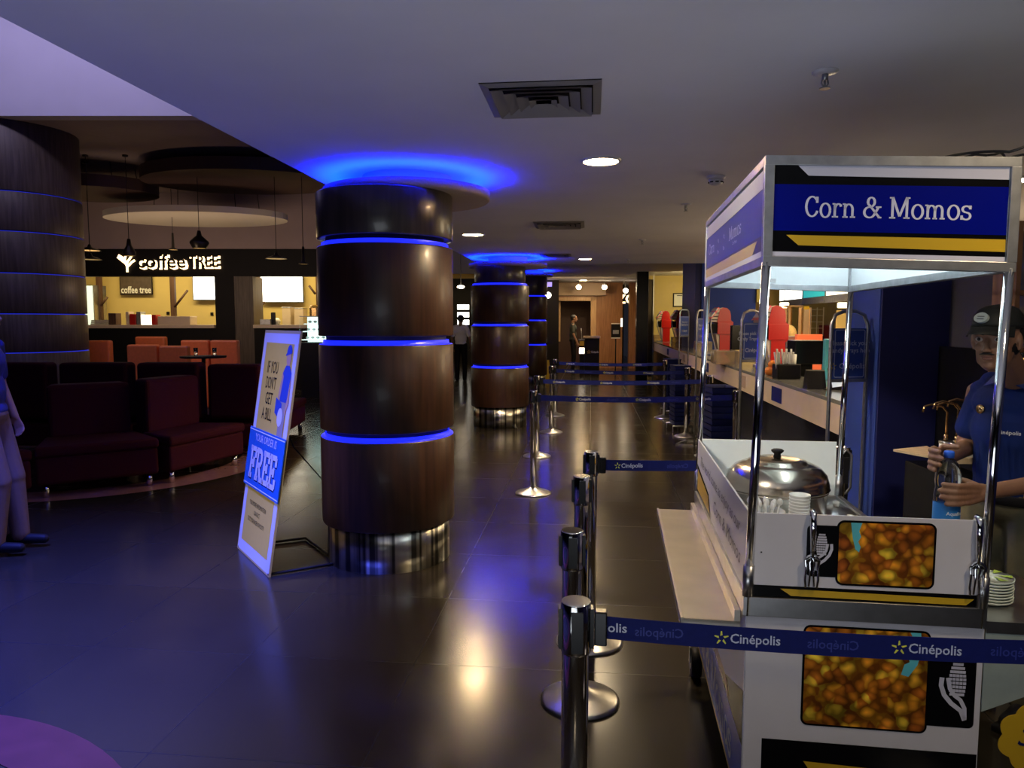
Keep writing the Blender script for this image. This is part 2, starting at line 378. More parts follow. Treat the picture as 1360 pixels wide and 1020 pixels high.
# slab-serif glyphs drawn as strokes: (advance, [polylines]), x-height .7, cap 1.0
def glyph(ch):
    x = .66
    if ch == 'C': return .98, [arc(.48, .5, .38, .47, 42, 318, 22), [(.80, .97), (.80, .68)], [(.82, .30), (.78, .18)]]
    if ch == 'o': return .80, [arc(.37, x/2, .30, x/2, 0, 360, 22)]
    if ch == 'r': return .68, [[(.18, 0), (.18, x)], [(.02, x-.02), (.18, x-.02)], [(.0, .03), (.40, .03)], arc(.42, x*.55, .24, x*.42, 180, 60, 8), [(.53, x*.93), (.57, x*.78)]]
    if ch == 'n': return .88, [[(.16, 0), (.16, x)], [(.0, x-.02), (.16, x-.02)], [(.0, .03), (.34, .03)], arc(.40, x*.6, .24, x*.36, 180, 0, 10)+[(.64, 0)], [(.48, .03), (.82, .03)]]
    if ch == 'm': return 1.28, [[(.16, 0), (.16, x)], [(.0, x-.02), (.16, x-.02)], [(.0, .03), (.32, .03)], arc(.37, x*.6, .21, x*.36, 180, 0, 10)+[(.58, 0)], [(.45, .03), (.71, .03)], arc(.79, x*.6, .21, x*.36, 180, 0, 10)+[(1.0, 0)], [(.86, .03), (1.16, .03)]]
    if ch == 's': return .66, [arc(.30, x*.74, .22, x*.22, 40, 270, 10)+arc(.30, x*.26, .24, x*.25, 90, -140, 10), [(.52, x), (.52, x*.74)], [(.05, x*.3), (.05, 0)]]
    if ch == 'M': return 1.28, [[(.18, .0), (.18, 1)], [(1.02, 0), (1.02, 1)], [(.18, 1), (.60, .10)], [(.60, .10), (1.02, 1)], [(.0, .97), (.24, .97)], [(.96, .97), (1.2, .97)], [(.0, .03), (.36, .03)], [(.84, .03), (1.2, .03)]]
    if ch == '&': return 1.05, [[(.86, .03), (.36, .58)]+arc(.42, .76, .18, .21, 215, -60, 10)+[(.40, .50)]+arc(.34, .27, .28, .25, 95, 330, 12)+[(.80, .50)], [(.66, .52), (.96, .52)], [(.78, .03), (.98, .03)]]
    if ch == 'F': return .92, [[(.20, 0), (.20, 1)], [(.0, .93), (.84, .93)], [(.80, .95), (.80, .66)], [(.2, .5), (.58, .5)], [(.58, .34), (.58, .66)], [(0, .07), (.44, .07)]]
    if ch == 'R': return 1.0, [[(.20, 0), (.20, 1)], [(.0, .93), (.45, .93)]+arc(.50, .71, .26, .22, 80, -90, 10)+[(.2, .48)], [(.50, .48), (.76, .05)], [(0, .07), (.40, .07)], [(.64, .07), (.96, .07)]]
    if ch == 'E': return .92, [[(.20, 0), (.20, 1)], [(.0, .93), (.82, .93)], [(.78, .95), (.78, .68)], [(.2, .5), (.55, .5)], [(.55, .36), (.55, .64)], [(0, .07), (.84, .07)], [(.80, .05), (.80, .32)]]
    return .5, []
def slabtext(mb, body, h, M, mat, width, w0=.06, w1=.14, z=0.0):
    tot = sum(glyph(c)[0] for c in body); kx = width/tot; x = -width/2
    for c in body:
        adv, st = glyph(c)
        for p in st:
            mb.stroke([(x+a*kx, (b-.5)*h) for a, b in p], w0*h, w1*kx, mat, M, z)
        x += adv*kx
def star(mb, cx, cy, r, M, mat, z=0):
    for k in range(5):
        a = R(90+72*k)
        P = [(.30, .16), (.95, .10), (1.0, -.06), (.42, -.14)]
        q = [(cx+r*(p[0]*math.cos(a)-p[1]*math.sin(a)), cy+r*(p[0]*math.sin(a)+p[1]*math.cos(a))) for p in P]
        mb.poly(list(reversed(q)), z, mat, M)

# ================================================================== THE SETTING
b = MB(M_floor); b.b2((-22, -5, -.2), (9, 34, 0)); struct('floor', b)
# flush curved inlays in the floor
def inlay(pts, name_i, width, inner, mt=None):
    (ax, ay), (bx, by), (cx, cy) = [(p.x, p.y) for p in pts]
    d = 2*(ax*(by-cy)+bx*(cy-ay)+cx*(ay-by))
    ux = ((ax*ax+ay*ay)*(by-cy)+(bx*bx+by*by)*(cy-ay)+(cx*cx+cy*cy)*(ay-by))/d
    uy = ((ax*ax+ay*ay)*(cx-bx)+(bx*bx+by*by)*(ax-cx)+(cx*cx+cy*cy)*(bx-ax))/d
    r = math.hypot(ax-ux, ay-uy); m = MB(mt or M_inlay); n = 96
    vs = []; fs = []
    for k in range(n):
        a = 2*math.pi*k/n
        for rr in (r, r-width if inner else 0.01): vs.append((ux+rr*math.cos(a), uy+rr*math.sin(a), .003))
    for k in range(n): j = (k+1) % n; fs.append((2*k, 2*j, 2*j+1, 2*k+1))
    m.add(vs, fs); return struct('trim_%d' % name_i, m), (ux, uy, r)
o, SOFAC = inlay([G(30, 668), G(200, 652), G(330, 625)], 1, .42, True)
inlay([G(0, 950), G(80, 968), G(160, 1019)], 2, .24, True, mat('shaded_stone_inlay', (.075, .018, .016), .3, noise=.3, nscale=12))  # same stone as the other ring, dimmer light darkened into its colour

# low ceiling of the passage, step to the higher lobby ceiling, wall of the void above its edge
EX = -1.885
b = MB(M_ceil); b.b2((EX, -5, 2.55), (8, 12.6, 2.75)); struct('ceiling', b)
b = MB(M_ceil); b.b2((EX, 12.6, 2.88), (8, 30, 3.0)); b.b2((EX, 12.5, 2.70), (8, 12.62, 3.0)); struct('ceiling', b)
b = MB(M_bulk); b.b2((EX+.001, -5, 2.56), (EX+.15, 30, 7.5)); struct('trim_3', b)
b = MB(M_bulk); b.b2((-22, -5, 7.5), (EX+.15, 24, 7.6)); struct('ceiling', b)
def ldbox(m, l0, l1, d0, d1, z0, z1, mt=None):
    P = [LD(l0, d0), LD(l1, d0), LD(l1, d1), LD(l0, d1)]
    m.prism([(p.x, p.y) for p in P], z0, z1, mt)
b = MB(M_bulk); ldbox(b, -14, -.6, 11.06, 11.3, 4.6, 7.5); struct('trim_4', b)
b = MB(M_ceil_dark); ldbox(b, -16, -.6, 11.30, 20.5, 4.6, 4.75); struct('ceiling', b)
# cafe facade: black band with two openings, pale wall above
FD = 17.5
b = MB(M_black)
ldbox(b, -16, -3.2, FD, FD+.25, 2.65, 3.29)
ldbox(b, -7.07, -6.62, FD, FD+.3, 0, 2.65)
ldbox(b, -6.62, -6.17, FD+.02, FD+.7, 0, 2.65, M_pillar)
ldbox(b, -4.2, -3.2, FD, FD+.25, 0, 2.65)
ldbox(b, -16, -11.5, FD, FD+.25, 0, 2.65)
ldbox(b, -11.5, -7.07, FD+.02, FD+.2, 0, 1.42)
ldbox(b, -6.17, -4.2, FD+.02, FD+.2, 0, 1.42)
ldbox(b, -16, -3.2, FD+.02, FD+.25, 3.29, 4.6, M_cafewall)
struct('wall_left', b)
b = MB(M_yellowwall)
ldbox(b, -12.5, -3.2, FD+2.6, FD+2.75, 0, 3.8); ldbox(b, -12.6, -12.5, FD+.25, FD+2.7, 0, 3.8)
ldbox(b, -3.3, -3.2, FD+.25, FD+2.7, 0, 3.8); ldbox(b, -12.6, -3.2, FD+.25, FD+2.75, 3.8, 3.9, M_ceil)
struct('wall_back', b)
# far left lobby wall seen between the first two columns
b = MB(M_black); ldbox(b, -6, 2.0, 27, 27.2, 0, 3.15); ldbox(b, -6, 2.0, 27.0, 27.2, 3.32, 5.5, M_bulk); ldbox(b, -6, 2.0, 26.96, 27.2, 3.15, 3.32, M_yellow)
struct('wall_left', b)
# outer shell so no ray leaves the building
b = MB(M_black); b.b2((-22.2, -5, 0), (-22, 34, 7.5)); struct('wall_west', b)
b = MB(M_black); b.b2((-22, -5.2, 0), (9, -5, 7.5)); struct('wall_front', b)

# lobby end
ED = 24.7
def ex(x): return (x-680)/FPX*ED
def ez(y): return CAMH+(HORIZON-y)/FPX*ED
b = MB(M_woodlight)
ldbox(b, ex(738), ex(800), ED, ED+.2, ez(396), 3.0)
ldbox(b, ex(790), ex(826), ED, ED+.2, 0, 3.0)
ldbox(b, ex(835), ex(850), ED-.05, ED+.2, 0, 3.0)
ldbox(b, ex(826), ex(835), ED+1.2, ED+1.3, 0, 3.0, M_black)
ldbox(b, ex(738), ex(803), ED-.16, ED, ez(393), ez(377), M_beige)
ldbox(b, ex(720), ex(800), ED+2.0, ED+2.1, 0, 3.0, mat('door_recess_brown', (.06, .022, .012), .5, noise=.2))
struct('wall_back', b)
b = MB(M_woodframe)
ldbox(b, ex(738), ex(790), ED-.06, ED+.12, ez(400), ez(395.5)); ldbox(b, ex(784), ex(791), ED-.06, ED+.12, 0, ez(395.5))
ldbox(b, ex(741), ex(745), ED+.3, ED+.4, .9, ez(400))
struct('door_1', b)
b = MB(M_black); ldbox(b, ex(722), ex(738), ED-1.5, ED+.3, 0, 3.0); struct('wall_back', b)
b = MB(M_blackgloss); P0 = W(847, 427, 19.5); b.box((P0.x+.10, P0.y, 1.45), (.30, .5, 2.9)); struct('trim_5', b)
b = MB(M_pillar); b.box((P0.x+.36, P0.y+.4, 1.4), (.14, .4, 2.6)); b.box((P0.x+.42, P0.y+.2, 1.4), (.03, .06, 2.9), M_ceil); struct('trim_6', b)

# concession side
b = MB(M_yellowwall); b.b2((P0.x+.4, 21.3, 0), (6, 21.5, 3)); struct('wall_right', b)
b = MB(M_navywall); b.b2((2.0, 14.6, 0), (3.14, 16.6, 3)); b.b2((2.12, 14.55, 0), (3.14, 14.6, 3), M_bluewall); struct('trim_7', b)
mk = mat('kitchen_tile_brown', (.16, .10, .05), .4, noise=.4, nscale=8)
b = MB(mk); b.b2((4.6, 3, 0), (4.8, 21.4, 3)); struct('wall_right', b)
b = MB(M_navywall); b.b2((1.66, 4.42, 0), (2.1, 4.95, 2.3)); b.b2((2.05, 3.7, 0), (6, 4.42, 2.0))
b.b2((1.655, 4.44, 0), (1.66, 4.93, 2.3), M_bluewall); struct('trim_8', b)
mg = mat('charcoal_panel', (.055, .052, .062), .6, noise=.1)
b = MB(mg); b.b2((2.03, 3.5, 1.44), (2.10, 4.42, 2.0)); b.b2((1.98, 3.5, 0), (2.10, 4.42, 1.44), M_blackgloss); b.b2((2.7, -5, 0), (2.85, 4.42, 2.0), M_navywall)
struct('wall_right', b)

# ================================================================== COLUMNS
OFF = LD(.12, .2)
OFF = (OFF.x, OFF.y, 0)
M_ledrow = mat('blue_led_row', (.02, .02, .3), .4, emit=(.008, .016, 1.0), es=1.6)
def column(name, c, label, rad, gaps, ztop, ceil, disc, led=M_ledrow, topr=None, veneer=M_col, base=.27, group=None, gap=.055, n=64, off=(0,0,0)):
    t = thing(name, label, 'column', (c.x, c.y, 0), 0, group)
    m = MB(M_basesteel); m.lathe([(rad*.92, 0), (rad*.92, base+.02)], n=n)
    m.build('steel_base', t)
    zs = [base]+gaps+[ztop]
    for i in range(len(zs)-1):
        z0 = zs[i]+(gap/2 if i else 0); z1 = zs[i+1]-(gap/2 if i < len(zs)-2 else 0)
        last = i == len(zs)-2; r = topr if (last and topr) else rad
        m = MB(M_coltop if last and veneer is M_col else veneer)
        m.lathe([(r-.03, z0), (r-.004, z0), (r, z0+.006), (r, z1-.006), (r-.004, z1), (r-.03, z1)], n=n); m.build('veneer_drum', t)
    for g in gaps:
        m = MB(led); m.ring([(rad-.004, g-gap/2+.001), (rad-.028, g-gap/2+.006), (rad-.030, g+.002)], n=n); o = m.build('led_ring', t); o['label'] = 'glowing blue ring'
    m = MB(M_navywall); m.lathe([(rad-.032, base+.03), (rad-.06, ztop)], n=32); m.build('core', t)
    if disc:
        dc = off
        m = MB(M_beige); m.lathe([(0.0001, ceil-.155), (disc-.01, ceil-.155), (disc, ceil-.145), (disc, ceil-.095), (disc-.01, ceil-.095), (disc-.01, ceil-.13), (.0001, ceil-.13)], c=dc, n=n); m.build('ceiling_disc', t)
        m = MB(M_led_halo); m.ring([(disc-.03, ceil-.128), (disc-.08, ceil-.128)], c=dc, n=n); o = m.build('halo_light', t); o['label'] = 'blue light hidden above the disc'
        m = MB(M_ceil); m.lathe([(.3, ceil-.13), (.3, ceil)], c=dc, n=32); m.build('neck', t)
    return t
c1 = G(514, 427+1.58*970/4.86); c1 = LD((514-680)/FPX*4.86, 4.86)
column('round_column', c1, 'large round wood-veneered column with glowing blue rings beside the standing offer board', .44, [.86, 1.46, 2.08], 2.395, 2.55, .56, off=OFF)
c2 = LD((664-680)/FPX*11.1, 11.1)
column('round_column', c2, 'middle round wood-veneered column with blue rings, next one behind the largest', .44, [.92, 1.54, 2.14], 2.40, 2.55, .60, off=OFF, topr=.385, base=.31)
c3 = LD((706-680)/FPX*19.0, 19.0)
column('round_column', c3, 'farthest narrow-looking round column with thin blue rings near the lobby end', .40, [1.0, 1.62, 2.24], 2.74, 2.88, .55, base=.2)
mled2 = mat('blue_led_dim', (.02, .02, .3), .4, emit=(.03, .05, 1.0), es=.5)
c4 = LD((28-680)/FPX*12.05, 12.05)
column('round_column', c4, 'broad grey-brown round column behind the maroon sofas at the far left', .98, [1.10, 1.70, 2.32, 2.95, 3.55], 4.6, 4.6, 0, led=mled2, veneer=M_pillar, gap=.02)

# ================================================================== CEILING FITTINGS
lampcount = 0
def downlight(p, r, label, power, ceil=2.55):
    t = thing('ceiling_downlight', label, 'ceiling light', (p.x, p.y, ceil), 0, 'round downlights')
    m = MB(M_white); m.ring([(r, -.004), (r+.002, -.012), (r+.015, -.010), (r+.018, 0)], n=32); m.build('trim_ring', t)
    m = MB(M_lamp); m.lathe([(0.0001, -.006), (r, -.006)], n=32); m.build('lamp_face', t)
    if power: spot('downlight_lamp', (p.x, p.y, ceil-.03), power, WARM, 155, .9, .08)
downlight(G(798, 213, 2.55), .105, 'largest round ceiling light, above the passage left of the corn cart', 240)
downlight(G(628, 311, 2.55), .115, 'round ceiling light just right of the largest column top', 240)
downlight(G(777, 343.5, 2.55), .10, 'small round ceiling light in front of the step in the ceiling', 200)
downlight(G(775, 372, 2.88), .12, 'farthest round ceiling light, close to the lobby end wall', 120, 2.88)
downlight(G(1374, 236, 2.55), .11, 'round ceiling light at the right picture edge above the corn cart', 50)
for (x, y) in ((0.1, 7.8), (.05, -1.0), (1.35, 1.4)): spot('ceiling_lamp', (x, y, 2.5), (160 if y > 2 else 50), WARM, 150, .9, .08)
spot('lobby_lamp', (.2, 18.5, 2.8), 60, WARM, 150, .9, .1)

def vent(p, sz, label, ceil=2.55, rz=0):
    t = thing('air_vent', label, 'ceiling vent', (p.x, p.y, ceil), rz)
    m = MB(mat('vent_paint', (.48, .45, .42), .5))
    def sq(a, b_, z0, z1):
        vs = [(-a,-a,z0),(a,-a,z0),(a,a,z0),(-a,a,z0),(-b_,-b_,z1),(b_,-b_,z1),(b_,b_,z1),(-b_,b_,z1)]
        fs = [(k, (k+1) % 4, 4+(k+1) % 4, 4+k) for k in range(4)]
        m.add(vs, [tuple(reversed(f)) for f in fs]+fs)
    h = sz/2
    sq(h, h-.035, -.004, -.012); sq(h, h, 0, -.004)
    m.build('frame', t)
    m = MB(mat('vent_paint', (.5, .5, .5)))
    for k in range(4):
        a = h-.04-k*.05
        if a > .05: sq(a, a-.045, -.022, -.0015)
    sq(.05, .001, -.01, -.01)
    m.build('louvres', t)
    m = MB(M_black); m.box((0, 0, -.0008), (2*h-.06, 2*h-.06, .001)); m.build('duct_opening', t)
vent(G(722, 132, 2.55), .50, 'large square ceiling air vent in front of the biggest downlight')
vent(G(743, 298.5, 2.55), .50, 'square ceiling air vent between the second and third downlights')
vent(G(738, 339, 2.55), .45, 'farthest square air vent just before the step in the ceiling')

def sprinkler(p, label, s=1.0, ceil=2.55):
    t = thing('fire_sprinkler', label, 'sprinkler', (p.x, p.y, ceil), .4)
    m = MB(M_white); m.lathe([(.036*s, 0), (.036*s, -.004), (.022*s, -.010), (.011*s, -.011)], n=24); m.build('rosette', t)
    m = MB(M_steeldull); m.cyl((0,0,-.008*s), (0,0,-.026*s), .009*s); m.tube([(-.010*s,0,-.024*s), (-.012*s,0,-.034*s), (0,0,-.046*s)], .0025*s); m.tube([(.010*s,0,-.024*s), (.012*s,0,-.034*s), (0,0,-.046*s)], .0025*s)
    m.lathe([(.015*s, -.046*s), (.015*s, -.049*s)], n=16); m.cyl((0,0,-.026*s), (0,0,-.046*s), .003*s); m.build('nozzle', t)
sprinkler(G(1096, 95, 2.55), 'nearest ceiling sprinkler with white rosette above the corn cart', 1.35)
sprinkler(G(911, 271, 2.55), 'ceiling sprinkler just left of the cart header and smoke detector', 1.2)
sprinkler(G(853, 318, 2.55), 'small ceiling sprinkler midway between cart header and lobby', 1.2)
sprinkler(G(834, 344, 2.55), 'farthest tiny ceiling sprinkler before the ceiling step', 1.2)
p = G(951, 234, 2.55); t = thing('smoke_detector', 'white smoke detector on the ceiling left of the cart header', 'smoke detector', (p.x, p.y, 2.55))
m = MB(M_white); m.lathe([(.062, 0), (.062, -.012), (.055, -.02)], n=28); m.build('mount', t)
m = MB(M_white); m.lathe([(.05, -.02), (.046, -.045), (.030, -.058), (.0001, -.062)], n=28)
for k in range(8):
    a = 2*math.pi*k/8; m.box((.044*math.cos(a), .044*math.sin(a), -.042), (.012, .022, .008), M_black, rot=(0, 0, a))
m.build('sensor_head', t)

# ================================================================== STANDING OFFER BOARD
u0 = G(315, 727); u1 = G(357, 767); e = (u1-u0); bw = e.length; ang = math.atan2(e.y, e.x)
t = thing('offer_board', 'tall leaning yellow and blue board offering a free order, beside the largest column', 'sign', (u0.x, u0.y, 0), ang)
lean = math.atan2(.24, 1.52); BH = 1.54
Mb = Matrix.Rotation(math.pi/2-lean, 4, 'X')      # board plane: x along the foot, y up the board, z to the viewer
m = MB(M_yellow); mby = mat('board_yellow', (.70, .50, .09), .45, noise=.05); mbw = mat('board_pale', (.62, .62, .72), .45); mbb = mat('board_blue', (.02, .13, .48), .4); mbe = mat('board_edge', (.50, .38, .16), .5)
m.M = Mb; m.box((bw/2, BH/2, -.006), (bw, BH, .012), mbe)
m.poly([(.012, .012), (bw-.012, .012), (bw-.012, BH-.02), (.012, BH-.02)], .0008, mbw)
m.poly([(.075, .085), (bw-.075, .085), (bw-.075, BH-.085), (.075, BH-.085)], .0014, mby)
mboard = m
m = MB(mbb); m.M = Mb; m.box((bw/2, .66, .009), (bw+.02, .40, .006)); m.box((bw/2, .66+.185, .0125), (bw+.02, .006, .001), M_paper); m.box((bw/2, .66-.185, .0125), (bw+.02, .006, .001), M_paper)
m.text('YOUR ORDER IS', .072, PM((bw/2, .80, .0128), (1,0,0), (0,1,0)), mbw, width=.46)
slabtext(m, 'FREE', .215, PM((bw/2+.008, .622, .0128), (1,0,0), (0,1,0)), M_navy, .58, .16, .24)
slabtext(m, 'FREE', .215, PM((bw/2, .63, .0136), (1,0,0), (0,1,0)), mbw, .58, .16, .24)
o = m.build('offer_band', t, 0); o['label'] = 'blue band lettered FREE'
m = mboard; m.cur = M_black
for i, s_ in enumerate(('IF YOU', "DON'T", 'GET', 'A BILL,')):
    m.text(s_, .115, PM((.20+.085, 1.285-i*.105, .003), (1,0,0), (0,1,0)), width=(.23, .22, .15, .22)[i], bold=.004)
for i, s_ in enumerate(('FOR MORE INFORMATION', 'CONTACT', 'DUTY MANAGER ON DUTY')):
    m.text(s_, .042, PM((bw/2-.02, .36-i*.055, .003), (1,0,0), (0,1,0)), width=(.36, .13, .36)[i])
m.build('board', t)
# printed assistant in cap, cut-out figure on the board's right
m = MB(M_blue); m.M = Mb; fx = .56; mfs = mat('print_skin', (.50, .30, .20), .5); mft = mat('print_trousers', (.30, .26, .24), .5); mfb = mat('print_blue', (.03, .07, .36), .5)
z = .004
m.poly([(fx-.02, .86), (fx+.09, .86), (fx+.09, 1.12), (fx-.03, 1.12)], z, mft)
m.poly([(fx-.045, 1.08), (fx+.11, 1.08), (fx+.12, 1.27), (fx+.07, 1.315), (fx+.0, 1.315), (fx-.05, 1.26)], z+.0006, mfb)
m.poly([(fx-.05, 1.27), (fx-.085, 1.10), (fx-.045, 1.10), (fx-.02, 1.24)], z+.0009, mfs)
m.poly([(fx+.12, 1.25), (fx+.135, 1.08), (fx+.09, 1.0), (fx+.07, 1.02), (fx+.095, 1.1)], z+.0009, mfs)
m.poly(arc(fx+.035, 1.365, .043, .055, 0, 360, 18)[:-1], z+.0006, mfs)
m.poly(arc(fx+.035, 1.395, .05, .055, 0, 180, 12)+[(fx-.03, 1.385), (fx-.03, 1.375)], z+.001, mfb)
m.poly([(fx-.115, 1.00), (fx+.01, .96), (fx+.01, 1.07), (fx-.115, 1.10)], z+.0014, mfb)
m.poly(arc(fx-.0, .98, .05, .06, 0, 360, 18)[:-1], z+.0018, mbw)
m.build('printed_assistant', t)
m = MB(M_black)   # floor frame and rear strut, in the board's own frame
def loc(p): 
    q = p-Vector((u0.x, u0.y, 0)); return (q.x*math.cos(ang)+q.y*math.sin(ang), -q.x*math.sin(ang)+q.y*math.cos(ang), .012)
m.tube([(.02, .0, .012), loc(G(406, 717)), loc(G(451, 750)), (bw-.02, .0, .012)], .009, 8); m.build('floor_frame', t)
m = MB(M_black)
q0 = Mb @ Vector((.05, 1.0, -.02)); q1 = Vector(loc(G(436, 741)))
m.tube([Mb @ Vector((bw*.6, 1.02, -.016)), Mb @ Vector((bw*.8, .8, -.10)), q1+Vector((-.06, .04, .45)), q1], .005, 6); m.build('rear_strut', t)

# ================================================================== ROPE-BARRIER POSTS AND BELTS
def post(p, label, s=1.0):
    t = thing('barrier_post', label, 'barrier post', (p.x, p.y, 0), 0, 'steel belt-barrier posts')
    m = MB(M_steel); m.lathe([(.165, 0), (.165, .008), (.150, .016), (.09, .034), (.045, .052), (.034, .060)], n=40); m.build('base', t)
    m = MB(M_chrome); m.lathe([(.0295, .055), (.0295, .865), (.0295, .87)], n=28); m.build('pole', t)
    m = MB(M_chrome); m.lathe([(.032, .835), (.034, .84), (.034, .950), (.0325, .954)], n=28); m.build('head', t)
    m = MB(M_blackgloss)
    for k in range(4):
        a = math.pi/2*k+YAW; m.box((.0345*math.cos(a), .0345*math.sin(a), .893), (.010, .026, .092), rot=(0, 0, a))
    m.build('belt_slots', t)
    return t
def belt(pa, pb, label, texts=True, z=.885, h=.052, first=.10, step=.30, dz=0):
    """belt pulled from post pa to post pb"""
    a = Vector((pa.x, pa.y, 0)); c = Vector((pb.x, pb.y, 0)); d = c-a; L = d.length; d.normalize()
    ang = math.atan2(d.y, d.x)
    t = thing('barrier_belt', label, 'barrier belt', (pa.x, pa.y, 0), ang, 'printed navy barrier belts')
    m = MB(M_navy); N = 24; x0 = .062; x1 = L-.04
    P = []
    def sag(x): k = (x-x0)/(x1-x0); return -.03*4*k*(1-k)*min(L/3, 1)
    vs = []; fs = []
    for i in range(N+1):
        x = x0+(x1-x0)*i/N; s = sag(x)
        for yy in (-.0008, .0008):
            for zz in (z+s-h/2, z+s+h/2): vs.append((x, yy, zz))
    for i in range(N):
        k = 4*i; fs += [(k, k+4, k+5, k+1), (k+2, k+3, k+7, k+6), (k+1, k+5, k+7, k+3), (k, k+2, k+6, k+4)]
    m.add(vs, fs); x = first
    if texts:
        i = 0
        if first < 0: m.text('olis', .030, PM((.093, -.0024, z), (1, 0, 0), (0, 0, 1)), M_belttext, bold=.012, width=.042); x += step/2; i = 1
        while x < x1-.14:
            s = sag(x+.06); T = PM((x, -.0014, z+s), (1, 0, 0), (0, 0, 1))
            if i % 2 == 0:
                star(m, 0, 0, .016, T, M_star)
                m.text('Cinépolis', .030, T @ Matrix.Translation((.072, -.001, 0)), M_belttext, bold=.012, width=.106)
            else:
                m.text('Cinépolis', .030, T @ Matrix.Translation((.05, -.001, 0)), M_beltghost, mirror=True, bold=.01, width=.106)
            x += step/2; i += 1
    m.build('webbing', t)
    m = MB(M_blackgloss); m.box((.056, 0, z), (.028, .028, .078)); m.build('end_clip', t, .003)
    return t
S1 = G(783, 852); S2 = G(770, 930); S3 = G(757, 1101); S4 = G(761, 1318)
T1 = G(708, 655); T2 = G(713, 606); T3 = G(732, 574); T4 = G(737, 552)
Q1 = G(975, 654.5); Q2 = G(941, 606); Q3 = G(911, 580); Q4 = G(882, 555)
E4 = G(1470, 1400); E1 = LD(1.66, 3.62)
post(S4, 'nearest steel barrier post, in the foreground left of the corn cart')
post(S3, 'second nearest steel barrier post, just behind the foreground one')
post(S2, 'third steel barrier post from the front, its round base in full view')
post(S1, 'fourth steel barrier post, holding the printed belt that runs behind the corn cart')
for p, l in ((T1, 'fifth steel barrier post, standing in the passage right of the largest column'), (T2, 'barrier post right behind the fifth one in the passage'),
             (T3, 'barrier post in the passage whose base catches blue light'), (T4, 'farthest barrier post on the passage side'),
             (Q1, 'barrier post beside the blue tray stack behind the corn cart'), (Q2, 'barrier post hidden behind the cart corner pole near the counter'),
             (Q3, 'barrier post with steel base near the counter, before the far tray stack'), (Q4, 'farthest barrier post on the counter side'),
             (E4, 'barrier post out of frame to the right, ending the foreground belt'), (E1, 'barrier post hidden behind the cart, ending the second belt')): post(p, l)
belt(S4, E4, 'foreground navy belt with pale lettering crossing in front of the corn cart', z=.895, first=-.05, step=.37)
belt(S1, E1, 'navy belt with pale lettering running behind the corn cart', first=.13, step=.5)
belt(T1, Q1, 'navy belt from the fifth post towards the tray stack', step=.55, first=.4)
belt(T2, Q2, 'navy belt one row behind the tray stack belt', step=.55, first=.2)
belt(T3, Q3, 'navy belt second from the far end of the queue lanes', step=.55, first=.2)
belt(T4, Q4, 'farthest navy belt of the queue lanes', step=.55, first=.2)

# ================================================================== CORN CART
C0 = W(992, 806, 2.05); CW = .625; CL = 1.33; CR = math.atan((818-785)/FPX)
def lean(m):
    q = []
    for x, y, z in m.v:
        k = max(0, min(1, (z-RT)/(HB-RT))); q.append((x+.026*k-.004*k*x/CW, y, z-.024*(x/CW)*k-.004*k))
    m.v = q; return m
cart = thing('corn_cart', 'steel-framed snack cart with blue header lettered Corn & Momos and corn pictures', 'food cart', (C0.x, C0.y, 0), -CR)
HB, HT = 1.738, 2.036        # header
RB, RT = .735, .792          # counter rail
def cl(x, y, z): return (x, y, z)
# frame: posts, rails
PR = .0125
for i, (x, y) in enumerate(((0, 0), (CW, 0), (0, CL), (CW, CL))):
    m = MB(M_chrome); m.cyl((x, y, RB), (x, y, HB+.01), PR, n=20); m.cyl((x, y, RT), (x, y, RT+.09), PR+.0035, n=20, mat=M_steel); lean(m); m.build('corner_post', cart)
m = MB(M_steeldull)
for z0, z1 in ((HB, HB+.026), (HT-.026, HT)):
    m.b2((-.012, -.012, z0), (CW+.012, .014, z1)); m.b2((-.012, CL-.014, z0), (CW+.012, CL+.012, z1))
    m.b2((-.012, .014, z0), (.014, CL-.014, z1)); m.b2((CW-.014, .014, z0), (CW+.012, CL-.014, z1))
for x in (0, CW):
    for y in (0, CL): m.box((x, y, (HB+HT)/2), (.026, .026, HT-HB-.05))
lean(m); m.build('header_frame', cart, .0015)
m = MB(M_whitein); m.box((CW/2, CL/2, HT-.012), (CW-.03, CL-.03, .004)); lean(m); m.build('roof_sheet', cart)
